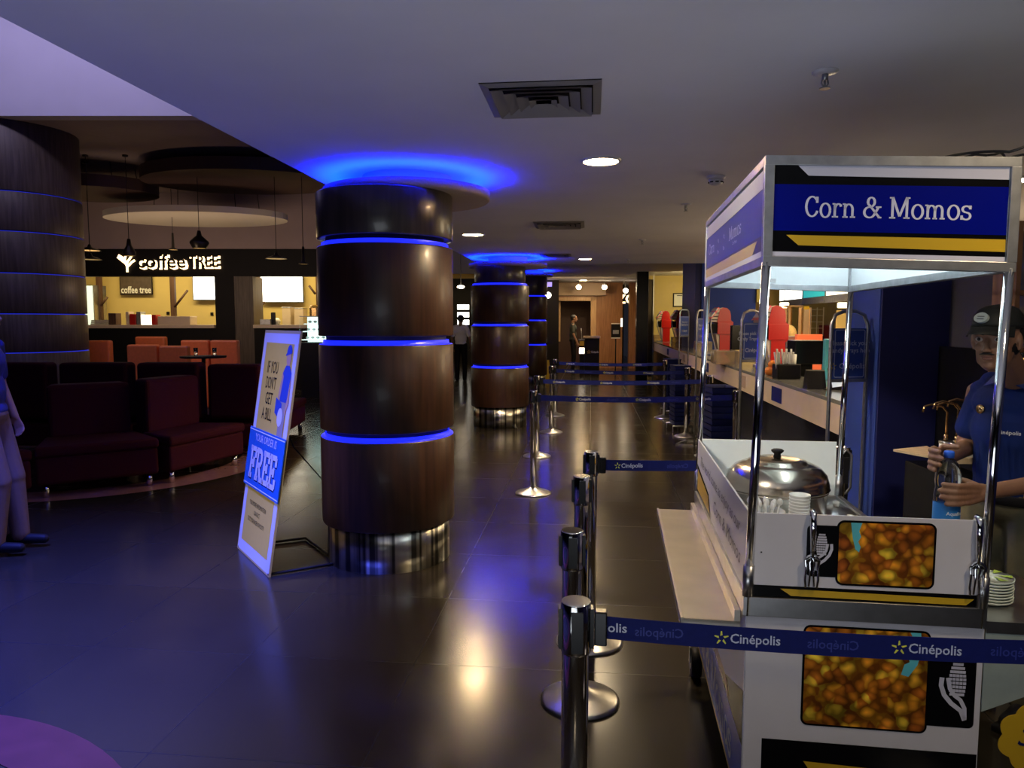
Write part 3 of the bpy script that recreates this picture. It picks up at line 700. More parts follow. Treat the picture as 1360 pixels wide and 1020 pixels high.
def sign(M, wd, hh, side):
    global M_blue, M_signgrey, M_yellow, M_blacksign
    keep = (M_blue, M_signgrey, M_yellow, M_blacksign)
    if side == 'side':  # glare on the side panel painted in as lighter colours
        M_blue, M_signgrey, M_yellow, M_blacksign = mat('glare_blue', (.02, .035, .22), .42, spec=1.0), mat('glare_grey', (.66, .64, .62), .42, spec=1.0), mat('glare_yellow', (.62, .44, .12), .42, spec=1.0), mat('glare_dark', (.05, .04, .05), .42, spec=1.0)
    m = MB(M_blacksign); m.M = M
    m.box((wd/2, hh/2, -.002), (wd, hh, .004), M_whitein)
    m.poly([(0, 0), (wd, 0), (wd, hh), (0, hh)], .0006, M_blacksign)
    def band(a, b, mt, x0, x1, z=.0012): m.poly([(x0, b), (x1, a), (wd, a), (wd, b)], z, mt)
    m.poly([(0, 0), (wd, 0), (wd, hh*.062), (0, hh*.062)], .0012, M_signgrey)
    m.poly([(0, hh*.29), (wd, hh*.29), (wd, hh*.79), (0, hh*.79)], .0012, M_blue)
    if side == 'front':
        m.poly([(wd*.115, hh*.135), (wd, hh*.115), (wd, hh*.245), (wd*.06, hh*.245)], .0012, M_yellow)
        m.poly([(wd*.15, hh*.885), (wd, hh*.865), (wd, hh), (wd*.10, hh)], .0012, M_signgrey)
        slabtext(m, 'Corn', hh*.225, PM((wd*.25, hh*.555, .0018), (1,0,0), (0,1,0)), M_signtext, wd*.225, .07, .16)
        slabtext(m, '&', hh*.225, PM((wd*.435, hh*.555, .0018), (1,0,0), (0,1,0)), M_signtext, wd*.085, .07, .14)
        slabtext(m, 'Momos', hh*.225, PM((wd*.68, hh*.555, .0018), (1,0,0), (0,1,0)), M_signtext, wd*.35, .07, .15)
    else:
        m.poly([(0, hh*.12), (wd*.88, hh*.12), (wd*.94, hh*.26), (0, hh*.26)], .0016, M_yellow)
        m.poly([(0, hh*.80), (wd, hh*.80), (wd, hh), (0, hh)], .0016, M_signgrey)
        m.poly([(0, 0), (wd, 0), (wd, hh*.12), (0, hh*.12)], .0016, M_signgrey)
        for x, s_, ww in ((.14, 'Corn', .14), (.62, 'Momos', .20)):
            slabtext(m, s_, hh*.18, PM((wd*x, hh*.58, .002), (1,0,0), (0,1,0)), M_signtext, wd*ww, .07, .15)
        for x in (.30, .42):
            for y, tx in ((.62, 'Veg'), (.44, 'Plain')): m.text(tx, hh*.09, PM((wd*x, hh*y, .002), (1,0,0), (0,1,0)), M_signtext)
        m.text('Corn Momos', hh*.07, PM((wd*.62, hh*.42, .002), (1,0,0), (0,1,0)), M_signtext)
    M_blue, M_signgrey, M_yellow, M_blacksign = keep
    return m
o = lean(sign(PM((.014, -.004, HB+.024), (1,0,0), (0,0,1)), CW-.028, HT-HB-.048, 'front')).build('front_header_panel', cart); o['label'] = 'blue panel lettered Corn & Momos'
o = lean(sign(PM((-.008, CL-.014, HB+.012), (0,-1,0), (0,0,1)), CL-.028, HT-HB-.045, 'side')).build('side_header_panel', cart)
m = MB(M_whitein); m.b2((CW-.004, .014, HB+.02), (CW, CL-.014, HT-.02)); lean(m); m.build('right_header_panel', cart)
m = MB(M_whitein); m.b2((.014, CL-.004, HB+.02), (CW-.014, CL, HT-.02)); lean(m); m.build('back_header_panel', cart)
m = MB(M_whitein); m.b2((.016, .006, HB+.03), (CW-.016, .010, HT-.03)); m.b2((.006, .02, HB+.03), (.010, CL-.02, HT-.03)); lean(m); m.build('header_lining', cart)
m = MB(M_tube); m.cyl((CW*.72, .12, HT-.045), (CW*.72, CL-.12, HT-.045), .013, n=12); lean(m); m.build('tube_lamp', cart)['label'] = 'lit white tube under the roof'
m = MB(M_steel)
m.box((CW*.45, CL-.020, HB+.04), (.03, .012, .016)); lean(m); m.build('bracket', cart)
# counter deck, rail, shelf
m = MB(M_steel); m.b2((-.012, -.012, RB), (CW+.012, .016, RT)); m.b2((-.012, CL-.016, RB), (CW+.012, CL+.012, RT)); m.b2((-.012, .016, RB), (.012, CL-.016, RT)); m.b2((CW-.012, .016, RB), (CW+.012, CL-.016, RT))
m.build('counter_rail', cart, .002)
m = MB(M_steel); m.b2((.0, .0, .765), (CW, CL, .775)); m.build('counter_deck', cart)
mshelf = mat('warm_brushed_steel', (.62, .57, .50), .30, .85, noise=.2, nscale=10)
m = MB(mshelf); m.b2((-.185, .03, .690), (-.012, CL-.01, .700)); m.b2((-.185, .03, .675), (-.175, CL-.01, .704)); m.b2((-.030, .03, .700), (-.012, CL-.01, .735)); m.b2((-.185, .03, .675), (-.012, .036, .700)); m.build('side_shelf', cart, .0015)
# boards standing on the counter
PB, PT = .792, 1.036
def corncob(m, M, s, z, flip=1):
    # white corn cob line icon
    for i in range(9):
        for j in range(5):
            yy = -.1+i*.14; ww = .30*math.sqrt(max(0, 1-((yy-.35)/.78)**2)); xx = (-1+j*.5)*ww*.8
            if ww > .12: m.box((flip*(.12+xx)*s, yy*s, z), (.10*s, .10*s, .0004), M_signgrey, M=M)
    m.stroke([(flip*a*s, b*s) for a, b in ((.42, -1.0), (.40, -.6), (.25, -.3), (.05, -.15), (-.12, .1), (-.2, .5))], .14*s, mat=M_signgrey, M=M, z=z)
    m.stroke([(flip*a*s, b*s) for a, b in ((.42, -1.05), (.28, -.7), (-.05, -.45), (-.3, -.15), (-.42, .2), (-.40, .5))], .16*s, mat=M_signgrey, M=M, z=z)
def cornpic(m, M, x0, y0, x1, y1, cup, z=.0012):
    m.poly(rrect(x0, y0, x1, y1, .02), z, M_blacksign, M); g = .006
    m.poly(rrect(x0+g, y0+g, x1-g, y1-g, .014), z+.0006, M_corn, M)
    # turquoise cup edge in the picture
    if cup == 'small':
        xx = x0+(x1-x0)*.14; P = [(xx, y1-g), (xx+.030, y1-g), (xx+.022, y1-.03), (xx+.028, y1-.045), (xx+.021, y1-.06), (xx+.028, y1-.075), (xx+.024, y1-.09), (xx+.014, y1-.082), (xx+.006, y1-.05)]
    else:
        xx = x1-.055; P = [(xx, y1-g), (xx+.028, y1-g), (xx+.032, y1-.06), (xx+.022, y1-.10), (xx, y1-.135), (xx-.02, y1-.13), (xx-.012, y1-.10), (xx+.002, y1-.092), (xx-.006, y1-.07), (xx+.008, y1-.058), (xx-.002, y1-.035), (xx+.01, y1-.025)]
    m.poly(list(reversed(P)) if cup == 'big' else list(reversed(P)), z+.0010, M_cup, M)
m = MB(M_white); m.b2((.016, -.002, PB), (CW-.014, .004, PT)); M = PM((0, -.002, 0), (1,0,0), (0,0,1))
m.poly([(.016, PB), (CW-.014, PB), (CW-.014, PB+.034), (.016, PB+.034)], .0006, M_blacksign, M)
m.poly([(.12, PB+.006), (CW-.04, PB+.004), (CW-.02, PB+.022), (.09, PB+.026)], .001, M_yellow, M)
m.poly(rrect(.158, PB+.066, .250, PB+.215, .014), .0008, M_blacksign, M)
cornpic(m, M, .238, PB+.044, .500, PB+.232, 'small')
corncob(m, M @ Matrix.Translation((.205, PB+.137, 0)), .050, .0014, -1)
for p in ((.035, PB+.13), (.60, PB+.09)): m.box((p[0], p[1], .001), (.004, .004, .001), M_black, M=M)
m.build('front_board', cart)['label'] = 'upper white board with corn picture'
m = MB(M_white); m.b2((-.002, .016, PB), (.004, CL-.014, PT)); M = PM((-.002, CL, 0), (0,-1,0), (0,0,1))
m.poly([(.016, PB), (.52, PB), (.44, PB+.085), (.016, PB+.13)], .0008, M_blacksign, M); m.poly([(.04, PB+.015), (.48, PB+.015), (.42, PB+.075), (.04, PB+.11)], .0014, M_yellow, M)
m.text('The world come as enjoy as our', .062, PM((-.0034, CL-.66, PB+.165), (0,-1,0), (0,0,1)), M_dark, shear=.25, width=1.05)
m.text('Corn & Momos', .075, PM((-.0034, CL-.90, PB+.075), (0,-1,0), (0,0,1)), M_dark, shear=.25, width=.62)
m.build('side_board', cart)['label'] = 'white board with grey script lettering'
m = MB(M_whitein); m.b2((.016, CL-.004, PB-.01), (CW-.014, CL+.002, PT)); m.build('back_board', cart)
# lower body
m = MB(M_white); m.b2((.0, .0, .10), (CW+.012, .006, RB)); M = PM((0, 0, 0), (1,0,0), (0,0,1))
m.poly([(.052, .14), (CW+.010, .14), (CW+.010, .365), (.052, .365)], .0006, M_blacksign, M)
m.poly([(.21, .245), (CW+.010, .225), (CW+.010, .290), (.170, .305)], .0012, M_yellow, M)
m.poly(rrect(.46, .440, .622, .650, .014), .0008, M_blacksign, M)
cornpic(m, M, .158, .415, .500, .715, 'big')
corncob(m, M @ Matrix.Translation((.565, .545, 0)), .078, .0014, 1)
m.build('front_panel', cart)['label'] = 'lower white panel with large corn picture'
m = MB(M_white); m.b2((-.002, .006, .12), (.004, CL, RB)); M = PM((-.002, CL, 0), (0,-1,0), (0,0,1))
def quad(a, b, mt, z, x0=0, x1=CL-.01): m.poly([(x0, a), (x1, a), (x1, b), (x0, b)], z, mt, M)
quad(.12, .135, M_yellow, .0006); quad(.135, .33, mat('side_blue', (.015, .07, .50), .35), .0006); quad(.33, .345, M_blacksign, .0006)
m.poly([(0, .345), (1.08, .345), (1.05, .385), (0, .385)], .0006, M_yellow, M)
m.poly([(1.08, .335), (CL-.01, .335), (CL-.01, .50), (.98, .385)], .0006, M_blacksign, M)
m.poly([(.1, .42), (.55, .42), (.50, .60), (.1, .60)], .0008, M_blacksign, M); m.poly([(.12, .43), (.52, .43), (.48, .585), (.12, .585)], .0014, M_corn, M)
m.poly([(.58, .44), (.85, .44), (.75, .60), (.55, .60)], .0008, M_blacksign, M)
slabtext(m, 'Corn & Momos'.replace(' ', ' '), .12, PM((-.0040, CL-.62, .235), (0,-1,0), (0,0,1)), M_paper, 1.05, .14, .20)
m.build('side_panel', cart)['label'] = 'side panel with blue band lettered Corn & Momos'
m = MB(M_white); m.b2((CW-.012, .006, .12), (CW-.006, CL, RB)); m.b2((.004, CL-.006, .12), (CW-.012, CL, RB)); m.b2((.004, .006, .12), (CW-.012, CL-.006, .13), M_steeldull); m.build('rear_panels', cart)
for i, (x, y) in enumerate(((.05, .12), (CW-.08, .12), (-.015, CL-.22), (CW-.06, CL-.12))):
    m = MB(M_black); m.cyl((x-.022, y, .062), (x+.022, y, .062), .062, n=24); m.cyl((x-.024, y, .062), (x+.024, y, .062), .03, n=16, mat=M_steel)
    m.b2((x-.028, y-.012, .06), (x-.024, y+.012, .13), M_steel); m.b2((x+.024, y-.012, .06), (x+.028, y+.012, .13), M_steel); m.build('wheel', cart)
# folding shelf on the right side
m = MB(M_steel); m.b2((CW+.014, .0, .745), (CW+.30, .42, .753)); m.b2((CW+.014, -.006, .722), (CW+.30, .0, .755)); m.build('folding_shelf', cart)
m = MB(mat('grey_plastic_sheet', (.30, .36, .34), .35, noise=.15)); m.prism([(.014, 0), (.30, 0), (.30, -.14), (.16, -.165), (.014, -.235)], 0, .004, M=PM((CW, .0, .728), (1,0,0), (0,0,1))); m.build('shelf_apron', cart)
# yellow scalloped card hung from the shelf
m = MB(M_yellow); cx, cz = CW+.155, .43; P = []
for k in range(72):
    a = 2*math.pi*k/72; rr = .088+.014*abs(math.sin(a*4+.3)); P.append((cx+rr*math.cos(a), cz+rr*math.sin(a)))
m.prism(P, 0, .003, M=PM((0, -.012, 0), (1,0,0), (0,0,1))); m.text('S', .085, PM((cx-.035, -.0156, cz+.005), (1,0,0), (0,0,1)), M_navy, shear=.3)
m.text('weet', .05, PM((cx+.035, -.0156, cz-.0), (1,0,0), (0,0,1)), M_navy, shear=.3)
m.cyl((cx, -.010, cz+.08), (cx, -.010, .735), .0015, mat=M_steel); m.build('price_card', cart)['label'] = 'yellow scalloped card with a dark S'
# latch loop at the rear right post
m = MB(M_steel); m.tube([(CW+.03, CL, z) for z in (.80,)]+[(CW+.035, CL, .80), (CW+.05, CL-.01, .83), (CW+.05, CL-.01, .98), (CW+.03, CL, 1.0), (CW+.012, CL, .98)], .006); m.box((CW+.034, CL+.004, .905), (.022, .006, .12), M_black); m.build('latch', cart)
Cm = Matrix.Translation((C0.x, C0.y, 0)) @ Matrix.Rotation(-CR, 4, 'Z')
def cw_(x, y, z): return Cm @ Vector((x, y, z))

# cable on the roof
m = MB(M_cable); P = []
for k in range(26):
    q = k/25; P.append(cw_(CW*.78+q*.32, .03+.05*math.sin(q*9), HT-.016+.018*abs(math.sin(q*7))+.002*q))
m.tube(P, .004, 6)
P = [cw_(CW*.86+q*.22/12, .06+.03*math.cos(q*.8), HT-.018+.014*abs(math.sin(q*.9))) for q in range(13)]
m.tube(P, .0035, 6); tag(m.build('power_cable'), 'black cable tangled on the right end of the cart roof', 'cable')

# steamer pot
q = W(1031, 650, 3.02); p = (q.x, q.y, .776); t = thing('steamer_pot', 'large domed steel steamer pot with a black knob inside the cart', 'pot', p)
mpot = mat('pot_steel', (.66, .58, .47), .20, 1, noise=.35, nscale=6)
m = MB(mpot); m.lathe([(.19, 0), (.196, .01), (.198, .10), (.204, .104), (.204, .112), (.0001, .113)], n=56); m.build('pot_body', t)
m = MB(mpot); m.lathe([(.206, .112), (.210, .118), (.207, .124), (.206, .140), (.196, .172), (.172, .200), (.138, .216), (.120, .220), (.117, .226), (.080, .236), (.0001, .240)], n=56); m.build('lid', t)
m = MB(M_black); m.lathe([(.016, .240), (.013, .252), (.024, .262), (.026, .268), (.018, .273), (.0001, .274)], n=24); m.build('knob', t)
# caddy with spoons
q = W(1014, 660, 2.66); p = (q.x, q.y, .776); t = thing('spoon_tub', 'clear plastic tub packed with upright plastic spoons beside the front left cart pole', 'tub', p)
mclear = mat('frosted_plastic', (.75, .78, .78), .25, trans=.55)
m = MB(mclear)
m.ring([(.045, .002), (.060, .012), (.075, .105), (.078, .108)], n=24); m.lathe([(.045, 0), (.045, .003)], n=24); m.build('tub', t)
m = MB(M_paper)
for k in range(16):
    a = k*2.4; r = .05*math.sqrt((k+.5)/16); x, y = r*math.cos(a), r*math.sin(a); h = .128+.012*random.random()
    m.cyl((x*.7, y*.7, .006), (x*1.25, y*1.25, h), .0028, n=6); m.ell((x*1.27, y*1.27, h+.004), (.0105, .006, .014), rot=(0, 0, a), n=8, m=6)
m.build('spoons', t)
q = W(1062, 665, 2.72); p = (q.x, q.y, .776); t = thing('cup_stack', 'short stack of ribbed white plastic cups in front of the steamer pot', 'cups', p)
m = MB(mat('white_cup_plastic', (.82, .82, .78), .3))
for k in range(9): m.ring([(.029, .012*k), (.0365, .012*k+.050), (.0385, .012*k+.052), (.0385, .012*k+.056), (.036, .012*k+.056), (.029, .012*k+.008)], n=28)
m.lathe([(.0255, 0), (.0255, .01)], n=28); m.build('cups', t)
# sunk tray lids at the right
for i, (x, y, lb) in enumerate(((.52, .80, 'round steel pan with white-knobbed lid, nearer one sunk in the cart counter'), (.53, 1.02, 'round steel pan with lid behind the nearer pan in the cart counter'))):
    p = cw_(x, y, .775); t = thing('steam_pan', lb, 'pan', p, -CR)
    m = MB(M_steel); m.lathe([(.085, 0), (.088, .006), (.080, .012), (.055, .030), (.02, .038), (.0001, .039)], n=36); m.build('lid', t)
    m = MB(M_paper); m.lathe([(.010, .038), (.014, .052), (.012, .060), (.0001, .061)], n=16); m.build('knob', t)
# serving forks hooked over the front board
def fork(x, label):
    p = cw_(x, 0, PT); t = thing('serving_fork', label, 'serving fork', p, -CR, 'serving forks hooked on the front board')
    m = MB(M_chrome); m.tube([(0, .014, -.03), (0, .012, .0), (0, .004, .007), (0, -.008, .006), (0, -.013, -.02), (0, -.012, -.118)], [.006, .007, .009, .010, .010, .006], 10); m.build('handle', t)
    m = MB(M_chrome)
    for s in (-1, 1):
        m.tube([(0, -.012, -.112), (s*.010, -.013, -.118), (s*.019, -.013, -.128), (s*.016, -.013, -.150), (s*.018, -.012, -.185), (s*.015, -.012, -.208)], [.0045, .0045, .0045, .0036, .0036, .003], 8)
        m.tube([(0, -.013, -.118), (s*.006, -.013, -.135), (s*.004, -.013, -.16), (s*.007, -.012, -.205)], [.004, .0035, .003, .003], 8)
    m.box((0, -.013, -.127), (.038, .004, .010)); m.build('head', t, .001)
fork(.172, 'steel serving fork hooked on the cart board at the left of the corn picture')
fork(.605, 'steel serving fork hooked on the cart board beside the front right pole')
# stack of paper plates
p = cw_(CW+.095, .16, .753)
for k in range(8):
    t = thing('paper_plate', 'white paper plate with green leaf print in the stack on the folding shelf', 'plate', (p.x+.001*math.sin(k*2), p.y, p.z+.0088*k), k*.7, 'stack of paper plates')
    m = MB(mat('plate_side_white', (.66, .74, .68), .6, noise=.2, nscale=90)); m.lathe([(.040, 0), (.060, .010), (.062, .015), (.060, .0145), (.041, .004), (.0001, .004)], n=32)
    if k == 7:
        m.lathe([(.060, .0152), (.0001, .018)], n=32)
        for j in range(6):
            a = j*1.05; m.poly([(.015*math.cos(a), .015*math.sin(a)), (.055*math.cos(a-.2), .055*math.sin(a-.2)), (.058*math.cos(a+.22), .058*math.sin(a+.22))], .0195, mat('leaf_green', (.30, .42, .05), .6))
    m.build('plate', t)

# ================================================================== PEOPLE
def frame_to(m, fwd, up=(0, 0, 1)):
    pass
def remesh(o, vox, smooth=2, it=None):
    r = o.modifiers.new('remesh', 'REMESH'); r.mode = 'VOXEL'; r.voxel_size = vox; r.use_smooth_shade = True
    s = o.modifiers.new('smooth', 'SMOOTH'); s.factor = .5; s.iterations = it if it is not None else smooth
    return o
def chain(m, pts, rad, mat=None, n=14):
    for i in range(len(pts)-1): m.caps(pts[i], pts[i+1], rad[i], rad[i+1], n, mat)
def headmesh(m, H, s=1.0, mat=None):
    """H: matrix at the head centre (x forward, y left, z up)"""
    old = m.M; m.M = old @ H @ Matrix.Scale(s, 4)
    E = m.ell
    E((-.012, 0, .030), (.096, .076, .088), n=24, m=16)          # skull
    E((.022, 0, -.038), (.062, .056, .078), n=20, m=14)          # face
    E((.056, 0, -.088), (.024, .024, .020))                       # chin
    E((.016, .040, -.062), (.042, .014, .030)); E((.016, -.040, -.062), (.042, .014, .030))   # jaw
    E((.060, .034, -.022), (.020, .018, .016)); E((.060, -.034, -.022), (.020, .018, .016))   # cheekbones
    E((.074, 0, .032), (.016, .048, .010))                        # brow
    m.caps((.080, 0, .012), (.100, 0, -.026), .0075, .0105)       # nose
    E((.092, .011, -.031), (.009, .0065, .006)); E((.092, -.011, -.031), (.009, .0065, .006))
    E((.083, 0, -.052), (.008, .024, .0058)); E((.082, 0, -.062), (.009, .021, .0068))        # lips
    for y in (-1, 1):
        E((-.004, y*.077, -.004), (.017, .007, .030), rot=(0, .2, 0)); E((-.002, y*.074, -.026), (.009, .006, .012))
    m.M = old
def eyes(H, par, s=1.0):
    mw = mat('eye_white', (.45, .40, .36), .3)
    for y in (-1, 1):
        m = MB(mw); m.M = H @ Matrix.Scale(s, 4); m.ell((.0705, y*.030, .010), (.0125, .0145, .0095)); m.ell((.0815, y*.030, .0098), (.0030, .0058, .0062), M_hair); m.build('eye', par)
    m = MB(M_hair); m.M = H @ Matrix.Scale(s, 4)
    m.v = []
    for y in (-1, 1):
        m = MB(M_hair); m.M = H @ Matrix.Scale(s, 4); m.tube([(.087, y*.012, .0275), (.085, y*.028, .031), (.074, y*.048, .027)], [.0028, .0034, .0018], 8); m.build('eyebrow', par)
def hand(m, W_, fwd, up, curl, side, s=1.0):
    """palm from the wrist along fwd; up = back of the hand; curl in radians per joint; side +1: thumb towards fwd x up"""
    f = Vector(fwd).normalized(); u = Vector(up); u = (u-f*u.dot(f)).normalized(); r = f.cross(u)*side; W_ = Vector(W_)
    for k, wd in enumerate((-.026, -.009, .009, .026)):
        m.caps(W_+r*wd*.5*s+f*.006*s, W_+f*.078*s+r*wd*s, .013*s, .0105*s, 10)
    for k, (wd, L) in enumerate(((.029, .070), (.010, .080), (-.010, .075), (-.028, .058))):
        p = W_+f*.080*s+r*wd*s; d = f.copy(); a = 0
        for j, (seg, rr) in enumerate(((.42, .0092), (.32, .0084), (.26, .0076))):
            a += curl*(1+.1*k)*(1.0 if j else .8); d = f*math.cos(a)-u*math.sin(a)
            q = p+d*L*seg*s; m.caps(p, q, rr*s, (rr-.0008)*s, 10); p = q
    p = W_+f*.020*s+r*.028*s; d = (f*.55+r*.75-u*.35).normalized(); q = p+d*.036*s; m.caps(p, q, .0125*s, .0105*s, 10)
    d2 = (f*.75+r*.25-u*.6).normalized(); q2 = q+d2*.030*s; m.caps(q, q2, .0102*s, .0088*s, 10); m.caps(q2, q2+(d2-u*.2).normalized()*.022*s, .0088*s, .0075*s, 10)

# ---- attendant behind the cart
fx_, fy_ = -.86, -.51
pm = LD(1.985, 2.86); fw = (LD(fx_, fy_)-Vector((0, 0, 0))); mrz = math.atan2(fw.y, fw.x)
man = thing('person', 'cart attendant in navy polo and black cap gripping a water bottle with both hands', 'person', pm, mrz)
mi = (Matrix.Translation(pm) @ Matrix.Rotation(mrz, 4, 'Z')).inverted()
hw = W(1323, 452, 2.66); hl = mi @ hw            # head centre in the man's frame
fh = mi.to_3x3() @ (LD(-.78, -.63)); hz = math.atan2(fh.y, fh.x)
HM = Matrix.Translation(hl) @ Matrix.Rotation(hz, 4, 'Z') @ Matrix.Rotation(.06, 4, 'Y')
bot = mi @ W(1258, 655, 2.50)                    # bottle axis, at hand level
bx, by = bot.x, bot.y
M_pskin = M_skin
b = MB(M_pskin)
headmesh(b, HM, .98)
neck0 = Vector((hl.x-.04, hl.y, hl.z-.04)); neck1 = Vector((-.015, 0, 1.335))
chain(b, [neck0, neck1], [.050, .056]); 
def torso(b, g):
    b.ell((-.01, 0, 1.255), (.100+g, .165+g, .10), n=20); b.ell((0, 0, 1.15), (.104+g, .155+g, .14), n=20); b.ell((0, 0, .99), (.092+g, .138+g, .15), n=20)
    b.ell((-.01, 0, .86), (.100+g, .150+g, .10), n=20)
torso(b, -.012)
shL, shR = Vector((-.02, .165, 1.285)), Vector((-.02, -.150, 1.285))
zL = (mi @ W(1300, 653, 2.5)).z; zR = (mi @ W(1262, 616, 2.5)).z
elL = Vector((.02, .265, 1.02)); elR = Vector((-.03, -.195, 1.05))
wrL = Vector((bx-.085, by+.068, zL)); wrR = Vector((bx-.075, by-.075, zR-.01))
chain(b, [shL, elL, wrL], [.048, .038, .026]); chain(b, [shR, elR, wrR], [.048, .038, .026])
for s in (-1, 1): chain(b, [(0, s*.085, .85), (.01, s*.095, .46), (-.01, s*.10, .08)], [.078, .052, .036]); b.caps((-.03, s*.10, .05), (.14, s*.11, .035), .034, .028)
# hands wrapped around the bottle: fingers built knuckle by knuckle on a ring around it
def grip(m, c, z, wr, a0, direction, R0=.043, s=1.0):
    c = Vector((c[0], c[1], 0))
    def rp(a, zz, r): return Vector((c.x+r*math.cos(a), c.y+r*math.sin(a), zz))
    zz = [z+.029, z+.010, z-.009, z-.027]; Ls = [1.75, 1.95, 1.85, 1.5]
    kn = []
    for k in range(4):
        a = a0; r0 = R0+.016; P = [rp(a, zz[k], r0+.004)]
        for j in range(1, 5):
            a = a0+direction*Ls[k]*j/4*.95; P.append(rp(a, zz[k]-.001*j*(k-1.5), R0+.0085+(.004 if j < 3 else 0)))
        chain(m, P, [.0120, .0108, .0102, .0098, .0086], n=12); kn.append(P[0])
    for k in range(4):
        m.caps(wr+Vector((0, 0, (1.5-k)*.010)), kn[k], .0190, .0135, 12)
        if k < 3: m.caps((wr*.4+kn[k]*.6), (wr*.3+kn[k+1]*.7), .0125, .0125, 10)
    t0 = wr+(kn[0]-wr)*.35+Vector((0, 0, .014)); t1 = rp(a0-direction*.55, z+.040, R0+.012); t2 = rp(a0-direction*1.35, z+.042, R0+.010)
    chain(m, [t0, t1, t2], [.0145, .0115, .0090], n=12)
aL = math.atan2(wrL.y-by, wrL.x-bx); aR = math.atan2(wrR.y-by, wrR.x-bx)
grip(b, (bx, by), zL+.000, wrL, aL-.55, -1); grip(b, (bx, by), zR+.012, wrR, aR+.55, 1)
o = b.build('body', man); remesh(o, .0042, it=2)
eyes(HM, man, .98)
m = MB(M_hair); m.M = HM @ Matrix.Scale(.98, 4)
m.tube([(.087, -.024, -.0455), (.092, -.010, -.0415), (.092, .010, -.0415), (.087, .024, -.0455)], [.0018, .0034, .0034, .0018], 8); m.build('moustache', man)
m = MB(mat('lip_brown', (.20, .085, .07), .45)); m.M = HM @ Matrix.Scale(.98, 4)
m.ell((.0855, 0, -.0535), (.0068, .0225, .0035)); m.ell((.0850, 0, -.0610), (.0075, .0195, .0055)); m.build('lips', man)
m = MB(M_hair); m.M = HM @ Matrix.Scale(.98, 4); m.ell((-.026, 0, .020), (.088, .080, .082), n=24, m=14); m.ell((-.045, 0, -.025), (.055, .068, .05)); m.build('hair', man)
m = MB(M_black); m.M = HM @ Matrix.Scale(.98, 4)
mcap = mat('cap_black', (.014, .016, .014), .6, noise=.2, nscale=60); m.cur = mcap
pr = [(1, 0), (1.0, .25), (.93, .55), (.74, .82), (.42, .97), (.0001, 1.02)]
m.lathe(pr, n=32, M=Matrix.Translation((-.012, 0, .045)) @ Matrix.Diagonal((.102, .082, .086, 1))); cap = m.build('cap', man)
m = MB(mcap); m.M = HM @ Matrix.Scale(.98, 4); n = 14
vs = []; fs = []
for i in range(n+1):
    a = R(-62+124*i/n); dx = .102*math.cos(a); dy = .082*math.sin(a); k = math.cos(a*1.25)
    for (ext, dz) in ((0, 0), (.35, .004), (.7, -.004), (1, -.016)):
        x = -.012+dx+ext*.105*max(k, .05); y = dy*(1+.05*ext); z = .056+dz-3.6*(y*y)*min(ext*2, 1)
        vs.append((x, y, z)); vs.append((x, y, z-.004))
for i in range(n):
    for j in range(3):
        q = i*8+j*2; fs += [(q, q+2, q+10, q+8), (q+1, q+9, q+11, q+3)]
    q = i*8; fs += [(q+6, q+7, q+15, q+14), (q, q+8, q+9, q+1)]
m.add(vs, fs, smooth=True); m.build('visor', cap)['label'] = 'curved cap visor'
m = MB(mat('badge_grey_white', (.50, .55, .50), .5)); m.M = HM @ Matrix.Scale(.98, 4) @ PM((.086, -.022, .088), (.28, .96, 0), (-.45, .1, .9)); m.prism(arc(0, 0, .026, .020, 0, 360, 24)[:-1], -.006, .0045)
for yy in (-.006, .004): m.box((0, yy, .005), (.026, .0025, .0006), mcap)
m.build('cap_badge', cap)
# polo shirt with yellow side panels: yellow by place on the shirt
ms = mat('navy_polo', (.012, .028, .15), .8, spec=.15); nt = ms.node_tree; tc = nt.nodes.new('ShaderNodeTexCoord'); sx = nt.nodes.new('ShaderNodeSeparateXYZ'); nt.links.new(tc.outputs['Object'], sx.inputs[0])
ab = nt.nodes.new('ShaderNodeMath'); ab.operation = 'MULTIPLY'; ab.inputs[1].default_value = 1.0; nt.links.new(sx.outputs[1], ab.inputs[0])
cv = nt.nodes.new('ShaderNodeMath'); cv.operation = 'MULTIPLY_ADD'; cv.inputs[1].default_value = .10; nt.links.new(sx.outputs[2], cv.inputs[0]); nt.links.new(ab.outputs[0], cv.inputs[2])  # |y|+.1z
g1 = nt.nodes.new('ShaderNodeMath'); g1.operation = 'SUBTRACT'; nt.links.new(ab.outputs[0], g1.inputs[0])
mz = nt.nodes.new('ShaderNodeMath'); mz.operation = 'MULTIPLY'; mz.inputs[1].default_value = .16; nt.links.new(sx.outputs[2], mz.inputs[0]); nt.links.new(mz.outputs[0], g1.inputs[1])
g2 = nt.nodes.new('ShaderNodeMath'); g2.operation = 'GREATER_THAN'; g2.inputs[1].default_value = -.065; nt.links.new(g1.outputs[0], g2.inputs[0])
g3 = nt.nodes.new('ShaderNodeMath'); g3.operation = 'LESS_THAN'; g3.inputs[1].default_value = 1.20; nt.links.new(sx.outputs[2], g3.inputs[0])
g5 = nt.nodes.new('ShaderNodeMath'); g5.operation = 'LESS_THAN'; g5.inputs[1].default_value = .176; nt.links.new(ab.outputs[0], g5.inputs[0]); g6 = nt.nodes.new('ShaderNodeMath'); g6.operation = 'MULTIPLY'; nt.links.new(g5.outputs[0], g6.inputs[0]); nt.links.new(g3.outputs[0], g6.inputs[1]); g3 = g6
g4 = nt.nodes.new('ShaderNodeMath'); g4.operation = 'MULTIPLY'; nt.links.new(g2.outputs[0], g4.inputs[0]); nt.links.new(g3.outputs[0], g4.inputs[1])
mx = nt.nodes.new('ShaderNodeMix'); mx.data_type = 'RGBA'; mx.inputs[6].default_value = (.008, .020, .115, 1); mx.inputs[7].default_value = (.70, .40, .02, 1)
